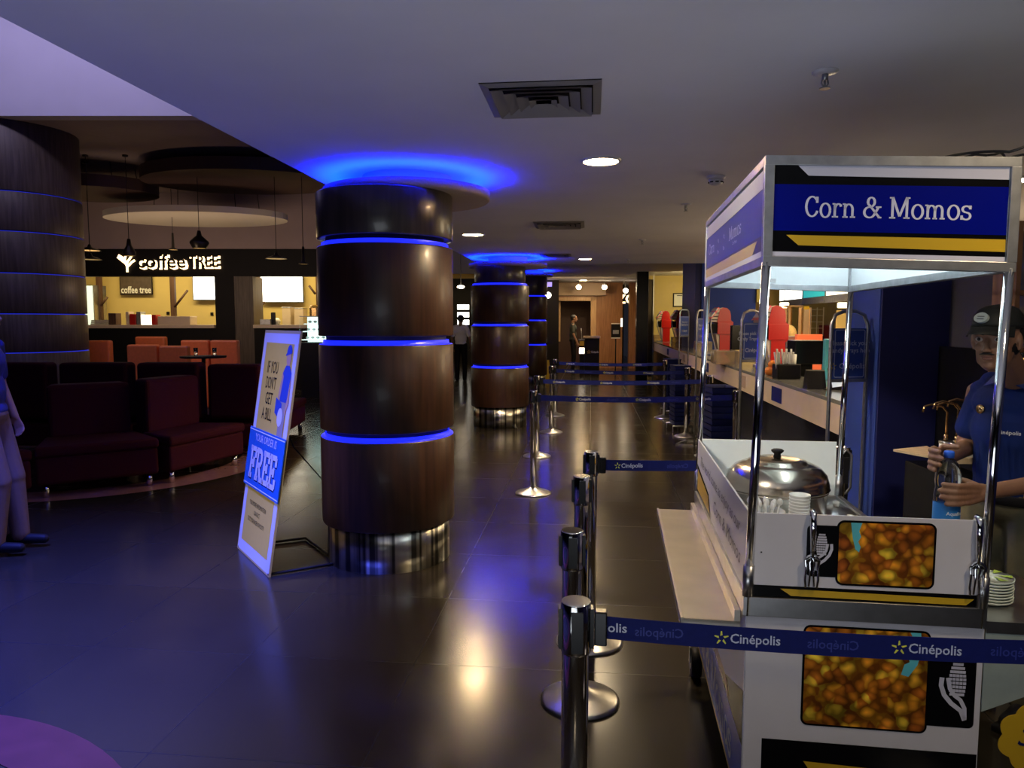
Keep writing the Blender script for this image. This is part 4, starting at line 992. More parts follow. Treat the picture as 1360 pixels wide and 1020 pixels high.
nt.links.new(g4.outputs[0], mx.inputs[0]); nt.links.new(mx.outputs[2], nt.nodes['Principled BSDF'].inputs['Base Color'])
b = MB(ms); torso(b, .006)
chain(b, [shL+Vector((0, -.02, .0)), shL.lerp(elL, .62)], [.060, .058]); chain(b, [shR+Vector((0, .02, 0)), shR.lerp(elR, .62)], [.060, .058])
b.caps((-.02, -.10, 1.335), (-.02, .10, 1.335), .045, .045)
for k in range(9):  # soft folds
    a = -1.2+k*.3; b.caps((.095*math.cos(a), .13*math.sin(a), 1.18-.03*(k % 3)), (.085*math.cos(a+.15), .125*math.sin(a+.15), .84), .016, .012)
o = b.build('polo_shirt', man); remesh(o, .006, it=3)
m = MB(mat('polo_collar', (.014, .032, .17), .7)); 
for s in (-1, 1):
    m.add([(-.05, s*.062, 1.415), (.045, s*.040, 1.385), (.098, s*.012, 1.345), (.090, s*.075, 1.322), (.02, s*.100, 1.352), (-.06, s*.095, 1.375)], [(0, 1, 2, 3, 4, 5) if s < 0 else (5, 4, 3, 2, 1, 0)])
m.add([(-.05, -.062, 1.415), (-.07, 0, 1.42), (-.05, .062, 1.415), (-.06, .095, 1.375), (-.095, 0, 1.37), (-.06, -.095, 1.375)], [(0, 1, 4, 5), (1, 2, 3, 4)])
o = m.build('collar', man); sd = o.modifiers.new('solid', 'SOLIDIFY'); sd.thickness = .006
m = MB(M_brass); m.M = PM((.108, -.075, 1.235), (.35, .94, 0), (0, 0, 1)); m.lathe([(.018, -.004), (.018, .006), (.0001, .008)], n=24); m.build('round_pin', man)['label'] = 'round gold pin'
m = MB(M_paper); m.text('Cinépolis', .021, PM((.118, .035, 1.155), (-.32, .95, 0), (-.05, 0, 1)), M_paper, bold=.01); m.build('shirt_lettering', man)
for z in (1.315, 1.275): m = MB(M_paper); m.ell((.104, .0, z), (.003, .005, .005)); m.build('shirt_button', man)
mo = mat('olive_trousers', (.13, .115, .065), .8, noise=.3, nscale=30); b = MB(mo)
for s in (-1, 1): chain(b, [(0, s*.080, .84), (.01, s*.095, .46), (-.01, s*.10, .09)], [.102, .082, .070])
b.ell((0, 0, .86), (.112, .152, .09)); o = b.build('trousers', man); remesh(o, .01, it=3)
m = MB(M_black); m.ring([(1, .0), (1.03, .01), (1.03, .035), (1, .04)], n=32); 
m.v = [(v[0]*.118, v[1]*.158, v[2]+.87) for v in m.v]; m.build('belt', man)
for s in (-1, 1):
    b = MB(M_black); b.caps((-.04, s*.10, .055), (.15, s*.11, .042), .045, .036); b.box((.055, s*.105, .012), (.27, .085, .024)); o = b.build('shoe', man); remesh(o, .008)
# the bottle
pb = W(1258, 655, 2.50); zb = W(1258, 600, 2.5).z-.275
t = thing('water_bottle', 'clear water bottle with blue cap and blue label held in the attendant\'s hands', 'bottle', (pb.x, pb.y, zb), YAW)
m = MB(M_glass); m.ring([(.0001, .004), (.030, .0), (.040, .006), (.042, .02), (.042, .092), (.040, .095), (.042, .099), (.042, .130), (.038, .15), (.041, .17), (.041, .20), (.032, .232), (.016, .252), (.014, .262)], n=36); m.build('bottle_body', t)
m = MB(mat('label_blue', (.02, .20, .60), .4)); m.ring([(.0425, .030), (.0425, .100)], n=36); m.build('label', t)
mw2 = mat('label_lettering', (.7, .8, .85), .4)
m = MB(mw2); m.text('Aquafina', .017, Matrix.Identity(4), mw2, bold=.02)
m.v = [(.0432*math.sin(v[0]/.043+.15), -.0432*math.cos(v[0]/.043+.15), .066+v[1]) for v in m.v]; m.build('label_lettering', t)
m = MB(mat('cap_blue', (.02, .12, .70), .4)); m.lathe([(.0165, .255), (.0165, .275), (.0145, .278), (.0001, .278)], n=20); m.build('bottle_cap', t)

# ================================================================== LOUNGE SOFAS
def sofa(name, label, loc, rz, wd, dp=.78, hb=.97, seat=.44, mt=None, group=None, legs=True, taper=.24):
    """front-left foot at the origin, front edge along x, seat faces -y"""
    t = thing(name, label, 'sofa', loc, rz, group); mt = mt or M_redsofa
    m = MB(mt); m.b2((-.08, -.07, .12), (wd+.08, dp, seat-.06)); m.build('base', t, .03, 3)
    m = MB(mt); m.b2((-.09, -.09, seat-.07), (wd+.09, dp-.16, seat+.03)); m.build('seat_cushion', t, .035, 3)
    m = MB(mt); m.b2((-.04, dp-.24, seat+.0), (wd+.04, dp, hb)); m.build('backrest', t, .045, 3)
    for x in (0, wd):
        for y in (0, dp-.1):
            m = MB(M_chrome); m.cyl((x, y, 0), (x, y, .13), .028, n=16); m.build('leg', t)
    for o in [k for k in COL.objects if k.parent == t]:
        for v in o.data.vertices: k = 1-taper*max(0, min(1, v.co.y/dp)); v.co.x = wd/2+(v.co.x-wd/2)*k
    return t
def by_feet(a, b_):
    d = b_-a; return a, math.atan2(d.y, d.x), d.length
SL = 'maroon velvet lounge sofas'
a, z, wd = by_feet(G(62, 661), G(199, 645)); sofa('lounge_sofa', 'maroon sofa in the front row, widest one left of the offer board', a, z, wd, group=SL, taper=.3)
a, z, wd = by_feet(G(228, 641), G(312, 618)); sofa('lounge_sofa', 'maroon sofa in the front row just left of the offer board', a, z, wd, dp=.60, hb=1.0, group=SL, taper=.42)
a, z, wd = by_feet(G(-95, 690), G(27, 668)); sofa('lounge_sofa', 'maroon sofa in the front row at the left picture edge behind the walking person', a, z, wd, group=SL)
def lx_(x, d): return (x-680)/FPX*d
def at_ld(x, d): return LD((x-680)/FPX*d, d)
for x0, x1, d0, d1, lb, hb in ((-60, 61, 9.3, 9.2, 'maroon sofa in the back row at the left picture edge', 1.10), (74, 168, 9.2, 9.1, 'maroon sofa in the back row in front of the broad column edge', 1.10),
                               (178, 264, 9.0, 8.9, 'maroon sofa in the back row, middle one below the cafe lettering', 1.10)):
    a, z, wd = by_feet(LD(lx_(x1, 8.5)-.05, 9.28), LD(lx_(x0, 8.5)+.05, 9.28)); sofa('lounge_sofa', lb, a, z, wd, hb=hb, group=SL, taper=0)
a, z, wd = by_feet(at_ld(376, 9.7), at_ld(396, 10.6)); sofa('lounge_sofa', 'maroon sofa in the back row turned away, its rounded end behind the offer board', a, z, wd, dp=.85, hb=.98, group=SL)
a, z, wd = by_feet(LD(lx_(345, 8.5)-.05, 9.28), LD(lx_(272, 8.5)+.05, 9.28)); sofa('lounge_sofa', 'maroon sofa in the back row just left behind the offer board top', a, z, wd, hb=1.08, group=SL, taper=0)
# orange booths by the cafe
SO = 'orange cafe seats'
for x0, x1, d, hb, lb in ((118, 149, 13.6, 1.23, 'orange cafe seat next to the broad column'), (172, 212, 12.4, 1.19, 'orange cafe seat below the counter, front left one of a pair'), (214, 252, 12.4, 1.17, 'orange cafe seat below the counter, front right one of a pair'),
                          (183, 222, 14.6, 1.28, 'orange cafe seat in the rear below the serving counter'), (243, 280, 13.4, 1.24, 'orange cafe seat left of the dark facade pier'), (282, 318, 13.4, 1.24, 'orange cafe seat in front of the dark facade pier')):
    a = at_ld(x0, d); t = thing('dining_bench', lb, 'bench', a, YAW, SO); wd = (x1-x0)/FPX*d
    m = MB(M_orange); m.b2((0, .06, 0), (wd, .60, .46)); m.build('seat', t, .03); m = MB(M_orange); m.b2((0, -.1, 0), (wd, .06, hb)); m.build('backrest', t, .03)
a = at_ld(270, 11.7); t = thing('cafe_table', 'small dark cafe table carrying two glasses in front of the orange seats', 'table', a, YAW)
m = MB(M_black); m.lathe([(.34, 1.00), (.35, 1.01), (.35, 1.03), (.0001, 1.03)], n=28); m.build('tabletop', t); m = MB(M_steel); m.cyl((0, 0, .01), (0, 0, 1.0), .03); m.build('column', t); m = MB(M_black); m.lathe([(.24, 0), (.22, .015), (.03, .02)], n=24); m.build('foot', t)
for i, dx in enumerate((-.12, .18)):
    m = MB(M_glass); m.ring([(.0001, .004), (.028, .004), (.036, .13), (.034, .13), (.026, .012)], n=16); m.v = [(v[0]+a.x+dx*CF_, v[1]+a.y+dx*SF_, v[2]+1.03) for v in m.v]
    tag(m.build('drinking_glass'), ('left', 'right')[i]+' clear drinking glass on the small cafe table', 'glass', 'glasses on the cafe table')

# ================================================================== CAFE FRONT
def at(x, y, d): return W(x, y, d)
def lx(x, d): return (x-680)/FPX*d
t = thing('cafe_sign', 'glowing backlit cafe lettering with a small tree symbol on the black fascia', 'sign', LD(0, FD-.03), YAW)
dF = FD-.03
p = mi  # unused frame kept for clarity
def lz(y, d): return CAMH+(HORIZON-y)/FPX*d
zc = lz(349, dF)
for (body, x0, x1, sz) in (('coffee', 188, 252, .46), ('TREE', 256, 295, .40)):
    cx = lx((x0+x1)/2, dF); wd = lx(x1, dF)-lx(x0, dF)
    m = MB(M_halo); m.text(body, sz, PM((cx+.025, 0, zc-.025), (1,0,0), (0,0,1)), M_halo, bold=.035, width=wd+.03); m.build('letter_glow', t)['label'] = 'warm glow behind the letters'
    m = MB(M_black); m.text(body, sz, PM((cx, -.05, zc), (1,0,0), (0,0,1)), M_black, bold=.014, width=wd); o = m.build('lettering', t)
m = MB(M_halo); X = lx(174, dF); Z = zc-.0
tree = [[(0, -.24), (0, -.02), (-.10, .10), (-.20, .16)], [(0, -.02), (.10, .12), (.16, .22)], [(0, -.1), (-.06, .02), (-.02, .16)], [(0, -.12), (.12, -.0), (.19, .04)], [(-.22, .12), (-.10, .02), (.0, -.06)]]
for k in tree: m.stroke([(X+a, Z+b) for a, b in k], .055, M=PM((0, -.002, 0), (1,0,0), (0,0,1)))
m.build('tree_symbol', t)['label'] = 'glowing tree symbol'
# counter ledges
for x0, x1, lb in ((-11.5, -7.07, 'long pale cafe serving ledge in the wide left opening'), (-6.17, -4.2, 'short pale cafe serving ledge in the right opening')):
    m = MB(M_counter); m.b2((x0+.01, FD-.08, 1.42), (x1-.01, FD+.45, 1.50)); m.v = [tuple(LD(v[0], v[1], v[2])) for v in m.v]; tag(m.build('serving_counter', bevel=.006), lb, 'counter')
BD = FD+2.55
def panel_at(name, label, cat, x0, y0, x1, y1, d, mt, th=.06, frame=None, group=None):
    a = LD(lx(x0, d), d, lz(y1, d)); wd = lx(x1, d)-lx(x0, d); h = lz(y0, d)-lz(y1, d)
    t = thing(name, label, cat, a, YAW, group)
    m = MB(mt); m.b2((.02, -.006, .02), (wd-.02, 0, h-.02)); m.build('screen', t)
    m = MB(frame or M_black); m.b2((0, 0, 0), (wd, th, h)); m.build('frame', t, .004)
    return t, wd, h
panel_at('menu_lightbox', 'tall white menu lightbox in the left cafe opening beside the dark pier', 'lightbox', 259, 367, 290, 399, BD-.1, M_lightbox)
panel_at('menu_lightbox', 'wide white menu lightbox in the right cafe opening', 'lightbox', 347, 366, 405, 402, BD-.1, M_lightbox)
t, wd, h = panel_at('display_fridge', 'bright upright display fridge at the left end of the cafe opening', 'fridge', 112, 379, 128, 440, BD-1.0, mat('fridge_light', (.7, .8, .65), .4, emit=(.85, 1, .75), es=.9), .6, M_steel)
t, wd, h = panel_at('cafe_poster', 'rounded dark poster with pale cafe lettering on the yellow back wall', 'poster', 163, 366, 206, 392, BD-.05, mat('poster_brown', (.09, .065, .05), .5, noise=.6, nscale=9), .03)
m = MB(M_paper); m.text('coffee tree', .26, PM((wd*.5, -.008, h*.24), (1,0,0), (0,0,1)), M_paper, bold=.02, width=wd*.92); m.build('lettering', t)
# branch-shaped posts
for i, (x, d, br, lb) in enumerate(((136, BD-.7, ((138, 406, 147, 395),), 'dark branch-shaped post at the left of the wide cafe opening'), (233, BD-.7, ((235, 408, 253, 386),), 'dark branch-shaped post right of the rounded cafe poster'), (345, BD-.7, ((345, 410, 336, 401), (346, 410, 354, 401)), 'dark forked post at the left of the right cafe opening'), (425, BD-.7, ((421, 391, 413, 380),), 'dark branch-shaped post beside the largest column in the cafe opening'))):
    t = thing('branch_post', lb, 'post', LD(lx(x, d), d), YAW); m = MB(M_woodbrown); m.b2((-.06, -.05, 0), (.06, .05, 3.79)); m.build('trunk', t)
    for (a0, b0, a1, b1) in br: m = MB(M_woodbrown); m.cyl((lx(a0, d)-lx(x, d), -.03, lz(b0, d)), (lx(a1, d)-lx(x, d), -.03, lz(b1, d)), .03, n=8); m.build('branch', t)
# goods on the ledges
def block(name, label, cat, x0, y0, x1, d, mt, zb=1.50, dp=.25, top=None, group=None, bev=.01):
    a = LD(lx(x0, d), d, zb); wd = lx(x1, d)-lx(x0, d); h = lz(y0, d)-zb
    m = MB(mt); m.b2((0, 0, 0), (wd, dp, h)); 
    if top: m.b2((-.01, -.01, h), (wd+.01, dp+.01, h+.02), top)
    m.v = [tuple(LD(lx(x0, d)+v[0], d+v[1], zb+v[2])) for v in m.v]
    return tag(m.build(name, bevel=bev), label, cat, group)
dL = FD+.02
mgrey = mat('pizza_box_grey', (.40, .38, .34), .6, noise=.3)
for k in range(3):
    a = LD(lx(121, dL), dL); m = MB(mgrey); m.b2((0, 0, 1.502+k*.04), (.42, .36, 1.538+k*.04)); m.v = [tuple(LD(lx(122, dL)+v[0]+.01*k, dL+v[1], v[2])) for v in m.v]; tag(m.build('carton_box', bevel=.004), ('lowest', 'middle', 'topmost')[k]+' flat grey carton in the pile at the left end of the cafe ledge', 'box', 'flat cartons on the cafe ledge')
block('brown_carton', 'brown carton right of the flat grey cartons on the cafe ledge', 'box', 146, 416, 156, dL, M_woodbrown)
block('drinks_cup', 'pale tall box of cups left on the cafe ledge middle', 'box', 169, 414, 173, dL, M_counter); block('red_canister', 'red canister on the cafe ledge left of the glowing lamp box', 'canister', 174, 417, 182, dL, M_red)
block('steel_canister', 'grey steel canister on the cafe ledge left of the glowing lamp box', 'canister', 183, 414, 189, dL, M_steeldull)
mlb = mat('lamp_box_glow', (.9, .8, .6), .4, emit=(1, .85, .55), es=2.2); block('lamp_box', 'small glowing lamp box on the cafe ledge', 'lamp', 189, 418, 202, dL, mlb)
block('red_canister', 'dark red canister right of the glowing lamp box', 'canister', 203, 418, 209, dL, M_red)
block('cream_tray', 'wide cream tray on the cafe ledge right of the dark red canister', 'tray', 211, 420, 254, dL, M_counter, dp=.4)
block('wall_socket', 'small dark socket plate on the yellow cafe wall left of the branch post', 'socket', 223, 414, 227, BD+.02, M_black, zb=lz(418, BD), dp=.03)
block('wall_socket', 'small dark socket plate on the yellow cafe wall below the tall lightbox', 'socket', 281, 415, 285, BD+.02, M_black, zb=lz(419, BD), dp=.03)
block('machine_stand', 'cream coffee machine behind the right cafe ledge beside the barista', 'coffee machine', 376, 409, 387, FD+1.7, M_counter, zb=1.1, dp=.4, top=M_steel)
block('machine_stand', 'cream grinder machine behind the right cafe ledge, the right one', 'coffee machine', 392, 410, 404, FD+1.7, M_counter, zb=1.1, dp=.4, top=M_steel)
block('small_notice', 'small dark notice card on the right cafe ledge', 'notice', 361, 415, 367, FD+.1, M_blackgloss, dp=.03); block('grey_tray', 'low grey tray on the right cafe ledge', 'tray', 346, 424, 360, FD-.02, M_steeldull)
block('copper_boiler', 'copper coloured boiler behind the display case beside the largest column', 'boiler', 411, 405, 425, FD+.9, M_brass, zb=1.2, dp=.3, bev=.08)
# glass display case
dC = 15.2; a = LD(lx(399, dC), dC); t = thing('display_case', 'brightly lit glass cake display case beside the largest column', 'display case', a, YAW); wd = lx(432, dC)-lx(399, dC)
m = MB(M_black); m.b2((0, 0, 0), (wd, .6, lz(455, dC))); m.build('plinth', t)
mdc = mat('case_light', (.8, .95, .9), .3, emit=(.8, 1, .93), es=1.0)
for k, y in enumerate((452, 441, 431)): 
    m = MB(mdc); m.b2((.02+.03*k, .02, lz(y, dC)), (wd-.02, .5, lz(y, dC)+.02)); m.build('shelf', t)
    m = MB(M_steeldull)
    for j in range(4): m.ell((.10+.03*k+j*.11, .2, lz(y, dC)+.055), (.04, .05, .03), n=8, m=6)
    m.build('cakes', t)
m = MB(mdc); m.b2((.02, .5, lz(455, dC)), (wd-.02, .52, lz(420, dC))); m.build('back_light', t)
m = MB(M_glass); m.b2((0, -.004, lz(455, dC)), (wd, .0, lz(422, dC))); m.build('front_glass', t); m = MB(M_steel); m.b2((0, 0, lz(421, dC)), (wd, .55, lz(421, dC)+.02)); m.build('top', t)

# hanging discs and pendants
def disc(name, label, x, y, d, rx, ry, th, mt, ceil=4.6, n=48, wires=()):
    c = W(x, y, d); t = thing(name, label, 'ceiling disc', (c.x, c.y, c.z), YAW)
    m = MB(mt); m.prism([(rx*math.cos(2*math.pi*k/n), ry*math.sin(2*math.pi*k/n)) for k in range(n)], 0, th); m.build('panel', t, .02, 2)
    m = MB(M_cable)
    for a in (0.4, 2.6, 4.7, 5.6): m.cyl((rx*.7*math.cos(a), ry*.7*math.sin(a), th), (rx*.66*math.cos(a), ry*.66*math.sin(a), ceil-c.z), .008, n=6)
    m.build('suspension_wires', t); return t
mbr = mat('dark_brown_disc', (.045, .020, .014), .6, noise=.3, nscale=3)
disc('hanging_disc', 'large dark brown round panel under the cafe ceiling, upper right one', 325, 243, 14.2, 1.9, 1.3, .22, mbr)
disc('hanging_disc', 'dark brown round panel under the cafe ceiling next to the broad column', 118, 258, 14.6, 1.3, 1.0, .22, mbr)
disc('hanging_disc', 'wide white oval panel hanging above the cafe lettering', 262, 292, 15.4, 1.85, 1.2, .12, mat('white_disc_paint', (.62, .56, .46), .6))
def pendant(x, ytop, ybot, d, kind, label):
    c = W(x, ybot, d); t = thing('pendant_lamp', label, 'pendant lamp', (c.x, c.y, c.z), YAW); H = 4.6-c.z
    px = d/FPX; M_p = mat('pendant_black', (.012, .010, .010), .35)
    m = MB(M_cable); m.cyl((0, 0, (ybot-ytop)*px*.9), (0, 0, H), .006, n=6); m.build('cable', t)
    m = MB(M_p); m.lathe([(.05, H-.03), (.05, H)], n=12); m.build('canopy', t)
    h = (ybot-ytop)*px
    prof = {'bottle': [(.10, 0), (.11, h*.25), (.045, h*.62), (.03, h), (.0001, h)], 'pot': [(.12, 0), (.17, h*.30), (.16, h*.42), (.05, h*.72), (.03, h), (.0001, h)], 'saucer': [(.20, 0), (.15, .03), (.04, .07), (.02, max(h, .12)), (.0001, max(h, .12))], 'dish': [(.09, 0), (.08, .02), (.03, .05), (.02, h), (.0001, h)]}[kind]
    m = MB(M_p); m.ring(prof, n=24); m.build('shade', t)
    m = MB(mat('pendant_glow', (1, .7, .3), .4, emit=(1, .62, .18), es=5.0 if kind != 'bottle' else .2)); m.lathe([(prof[0][0]*.9, .005), (.0001, .012)], n=20); m.build('lamp_face', t)
pendant(172, 318, 340, 13.6, 'bottle', 'narrow black pendant lamp in front of the tree symbol')
pendant(265, 307, 330, 13.6, 'pot', 'pot-shaped black pendant lamp with warm light above the cafe lettering')
pendant(367, 336, 344, 13.6, 'saucer', 'flat glowing saucer pendant lamp over the right cafe opening')
pendant(403, 328, 351, 13.6, 'dish', 'slender pendant lamp next to the largest column')
pendant(119, 329, 333, 14.2, 'saucer', 'upper small saucer pendant lamp beside the broad column')
pendant(120, 341, 345, 13.6, 'saucer', 'lower small saucer pendant lamp beside the broad column')
pendant(230, 310, 332, 15.0, 'dish', 'thin pendant lamp hanging below the white oval panel')

# ================================================================== SMALL DISTANT PEOPLE AND THE WALKER
def figure(label, loc, rz, h, pose, shirt, trousers, skin=M_skin, vox=.014, hair=M_hair, seated=False, cap=None):
    s = h/1.72; t = thing('person', label, 'person', loc, rz)
    g = dict(elL=(.02, .24, 1.12), wrL=(.12, .24, .88), elR=(.02, -.24, 1.12), wrR=(.12, -.24, .88), knL=(.03, .10, .48), anL=(0, .10, .08), knR=(.03, -.10, .48), anR=(0, -.10, .08)); g.update(pose)
    V = {k: Vector(v)*s for k, v in g.items()}; P = lambda *a: Vector(a)*s
    b = MB(skin); H = Matrix.Translation(P(.03, 0, 1.60)); headmesh(b, H, s*.98)
    chain(b, [P(.0, 0, 1.56), P(-.01, 0, 1.40)], [.05*s, .056*s]); b.ell(P(0, 0, 1.28), P(.10, .16, .14)); b.ell(P(0, 0, 1.05), P(.09, .135, .16))
    for q in 'LR':
        sg = 1 if q == 'L' else -1; chain(b, [P(0, sg*.17, 1.40), V['el'+q], V['wr'+q]], [.045*s, .037*s, .026*s])
        hand(b, V['wr'+q], V['wr'+q]-V['el'+q], Vector((0, sg, 0)), .35, -sg, s)
        chain(b, [P(0, sg*.09, .92), V['kn'+q], V['an'+q]], [.078*s, .05*s, .036*s])
    remesh(b.build('body', t), vox if vox < .008 else .009)
    b = MB(shirt); b.ell(P(0, 0, 1.29), P(.118, .178, .15)); b.ell(P(0, 0, 1.10), P(.115, .160, .18)); b.ell(P(0, 0, .97), P(.12, .16, .09)); b.caps(P(-.01, -.10, 1.42), P(-.01, .10, 1.42), .05*s, .05*s)
    for q in 'LR': sg = 1 if q == 'L' else -1; a0 = P(0, sg*.155, 1.39); chain(b, [a0, a0.lerp(V['el'+q], .75)], [.062*s, .056*s])
    remesh(b.build('shirt', t), vox)
    b = MB(trousers); b.ell(P(0, 0, .94), P(.122, .158, .09))
    for q in 'LR': sg = 1 if q == 'L' else -1; chain(b, [P(0, sg*.085, .92), V['kn'+q], V['an'+q]], [.098*s, .075*s, .060*s])
    remesh(b.build('trousers', t), vox)
    for q in 'LR': b = MB(M_black); a0 = V['an'+q]; b.caps(a0+P(-.05, 0, -.035), a0+P(.15, 0, -.045), .042*s, .032*s); b.build('shoe', t)
    m = MB(cap or hair); m.M = H @ Matrix.Scale(s*.98, 4); m.ell((-.024, 0, .040), (.096, .084, .085), n=20, m=12); m.ell((-.05, 0, -.01), (.06, .07, .06)); m.build('cap' if cap else 'hair', t)
    return t
# walker at the left picture edge, striding towards the left columns
a = LD(lx(-24, 4.9), 4.9)
mwb = mat('walker_blue_shirt', (.008, .015, .13), .7); mwt = mat('walker_beige_trousers', (.15, .085, .055), .8, noise=.15)
w_ = figure('person in blue shirt and beige trousers walking at the left picture edge', a, YAW+.15, 1.74, dict(knL=(.10, .09, .50), anL=(.12, .10, .10), knR=(.10, -.09, .50), anR=(.06, -.10, .10), elR=(-.04, -.23, 1.13), wrR=(.02, -.25, .90), elL=(-.02, .24, 1.14), wrL=(.06, .24, .90)), mwb, mwt, M_skin2, vox=.008)
c = LD(lx(369, FD+1.0), FD+1.0); figure('barista in black top and white cap working behind the right cafe ledge', (c.x, c.y, -.08), YAW+math.pi*.95, 1.75, dict(elL=(.1, .26, 1.15), wrL=(.3, .15, 1.15), elR=(.1, -.26, 1.15), wrR=(.3, -.15, 1.15)), M_black, M_black, M_skin, cap=M_paper)
c = LD(lx(761, 23.4), 23.4); figure('dark-clothed attendant standing in the wooden doorway at the lobby end', (c.x, c.y, 0), YAW-.1, 1.80, dict(), mat('dark_green_shirt', (.03, .035, .03), .8), M_black, M_skin)
c = LD(lx(612, 19.5), 19.5); figure('person in white shirt and dark trousers between the largest and middle columns', (c.x, c.y, 0), YAW+1.4, 1.76, dict(), M_paper, M_black, M_skin)

# ================================================================== CONCESSION COUNTER
CX, CY0, CY1, CZ = 1.66, 4.97, 21.2, 1.05
t = thing('concession_counter', 'long cream-fronted snack counter running down the right side of the passage', 'counter', (CX, CY0, 0))
L_ = CY1-CY0
m = MB(M_countertop); m.b2((0, 0, CZ-.03), (.62, L_, CZ)); m.build('counter_top', t, .003)
m = MB(M_counter); m.b2((.0, .0, .82), (.02, L_, CZ-.03)); m.b2((0, 0, .82), (.6, .02, CZ-.03)); m.build('front_panel', t)
m = MB(M_blackgloss); m.b2((.10, .06, 0), (.60, L_, .83)); m.build('base', t)
for k, (y0, mt) in enumerate(((1.6, M_navy), (3.1, M_beige), (5.6, M_navy), (8.2, M_beige), (11.0, M_navy))):
    m = MB(mt); m.b2((-.004, y0, .86), (0, y0+.35, .99)); m.build('front_notice', t)
def toth(name, label, cat, x, d, z, rz=0, group=None):
    p = LD(lx(x, d), d, z); return thing(name, label, cat, p, rz, group)
def dispenser(x, d, label, s=1.0):
    t = toth('drinks_dispenser', label, 'drinks dispenser', x, d, CZ, 0, 'red drinks dispensers'); t.scale = (s, s, s)
    prof = [(-.02, 0), (.16, 0), (.16, .33), (.19, .36), (.19, .56), (.155, .60), (.155, .68), (.14, .75), (.09, .80), (.03, .81), (-.02, .79), (-.05, .66), (-.07, .56), (-.02, .52), (-.02, .37)]
    M = PM((0, .0, 0), (1, 0, 0), (0, 0, 1))
    m = MB(M_red); m.prism(prof, -.42, 0, M=M); m.build('housing', t, .006)
    m = MB(M_red); m.b2((-.06, -.012, .36), (.195, .0, .57)); m.build('side_box', t, .01)
    m = MB(mat('dispenser_pale_side', (.60, .50, .44), .3)); m.prism([(-.02, 0), (-.02, .37), (-.08, .37), (-.02, .0)], -.42, -.02, M=M)
    m.prism([(-.05, .66), (-.02, .79), (.03, .81), (-.02, .80), (-.14, .70), (-.17, .60), (-.16, .57), (-.07, .57)], -.40, -.01, M=M)
    for k in range(3): m.b2((-.155+.02*k, .005, .60+.055*k), (-.02+.012*k, .4, .612+.055*k), M_black)
    m.build('front_hood', t)
    m = MB(mat('dispenser_pink_label', (.75, .10, .16), .3)); m.prism([(-.15, .64), (-.03, .80), (-.05, .815), (-.19, .62)], -.42, .012, M=M); m.build('curved_label', t)
    m = MB(M_paper); m.prism([(-.155, .655), (-.105, .72), (-.115, .735), (-.17, .655)], -.42, .02, M=M); m.prism([(-.08, .755), (-.05, .795), (-.07, .80), (-.10, .765)], -.42, .02, M=M); m.build('label_marks', t)
    m = MB(M_steel); m.tube([(-.03, .02, .01), (-.09, .02, .14), (-.14, .02, .32), (-.17, .02, .50), (-.165, .02, .58)], .012, 8); m.build('curved_rail', t)
    m = MB(M_black); m.b2((-.15, .03, .38), (-.06, .38, .54)); m.b2((-.13, .1, .42), (-.155, .2, .5), M_steel); m.build('nozzles', t)
    m = MB(M_steeldull); m.b2((-.16, .03, .0), (-.02, .40, .02)); m.build('drip_tray', t)
dispenser(881, 19.2, 'red drinks dispenser farthest along the counter by the yellow wall')
dispenser(901, 17.9, 'red drinks dispenser next to the framed notice, partly behind the blue pillar')
dispenser(957, 11.3, 'red drinks dispenser seen right of the cart rear pole in front of the blue wall', .92)
dispenser(1026, 8.4, 'nearest red drinks dispenser, seen between the cart poles', .88)
# framed notice on the yellow wall
p = LD(lx(899, 20.9), 20.9); m = MB(M_black); fx0, fx1 = lx(891, 21.1), lx(906, 21.1)
wv = lambda l, d, z: LD(l, d, z)
t = thing('framed_notice', 'white notice in a black frame on the yellow wall', 'notice', LD(fx0, 21.0, lz(408, 21.1)), 0)
p0 = LD(fx0, 21.0); t.location = (p0.x, 21.27, lz(408, 21.1)); wd = (fx1-fx0)*1.1; h = lz(390, 21.1)-lz(408, 21.1)
m.b2((0, 0, 0), (wd, .03, h)); m.build('frame', t); m = MB(M_paper); m.b2((.03, -.003, .03), (wd-.03, 0, h-.03)); m.box((wd/2, -.004, h-.07), (wd*.4, .002, .02), M_black); m.build('sheet', t)
# blue wall edge strips and the menu screens over the counter
m = MB(M_yellow); m.b2((3.145, 14.5, 1.95), (3.19, 14.6, 2.88)); struct('trim_9', m)
XM = 3.62
def ray_x(x, X):
    u = (x-680)/FPX   # distance along the camera heading at which pixel column x meets the plane X
    return X/(CF_*u-SF_) 
for x0, x1, mt, lb in ((1033, 1063, M_lightbox, 'white glowing menu screen, left of three above the kitchen'), (1064, 1093, M_teal, 'teal menu screen in the middle above the kitchen'), (1094, 1126, M_lightbox2, 'cream glowing menu screen, right of three above the kitchen')):
    d0, d1 = ray_x(x0, XM), ray_x(x1, XM); a = LD(lx(x0, d0), d0); b_ = LD(lx(x1, d1), d1)
    t = thing('menu_screen', lb, 'menu screen', (XM, b_.y, 1.95)); wd = a.y-b_.y
    m = MB(mt); m.b2((-.006, .03, .03), (0, wd-.03, .45)); m.build('screen', t); m = MB(M_steeldull); m.b2((0, 0, 0), (.06, wd, .48)); m.b2((-.02, 0, -.08), (.06, wd, -.0)); m.build('frame', t); m = MB(M_black); m.b2((.02, wd/2-.02, .48), (.04, wd/2+.02, .60)); m.build('hanger', t)
    if mt is M_teal: m = MB(M_paper); m.b2((-.009, wd*.1, .30), (-.006, wd*.65, .42)); m.build('white_caption', t)
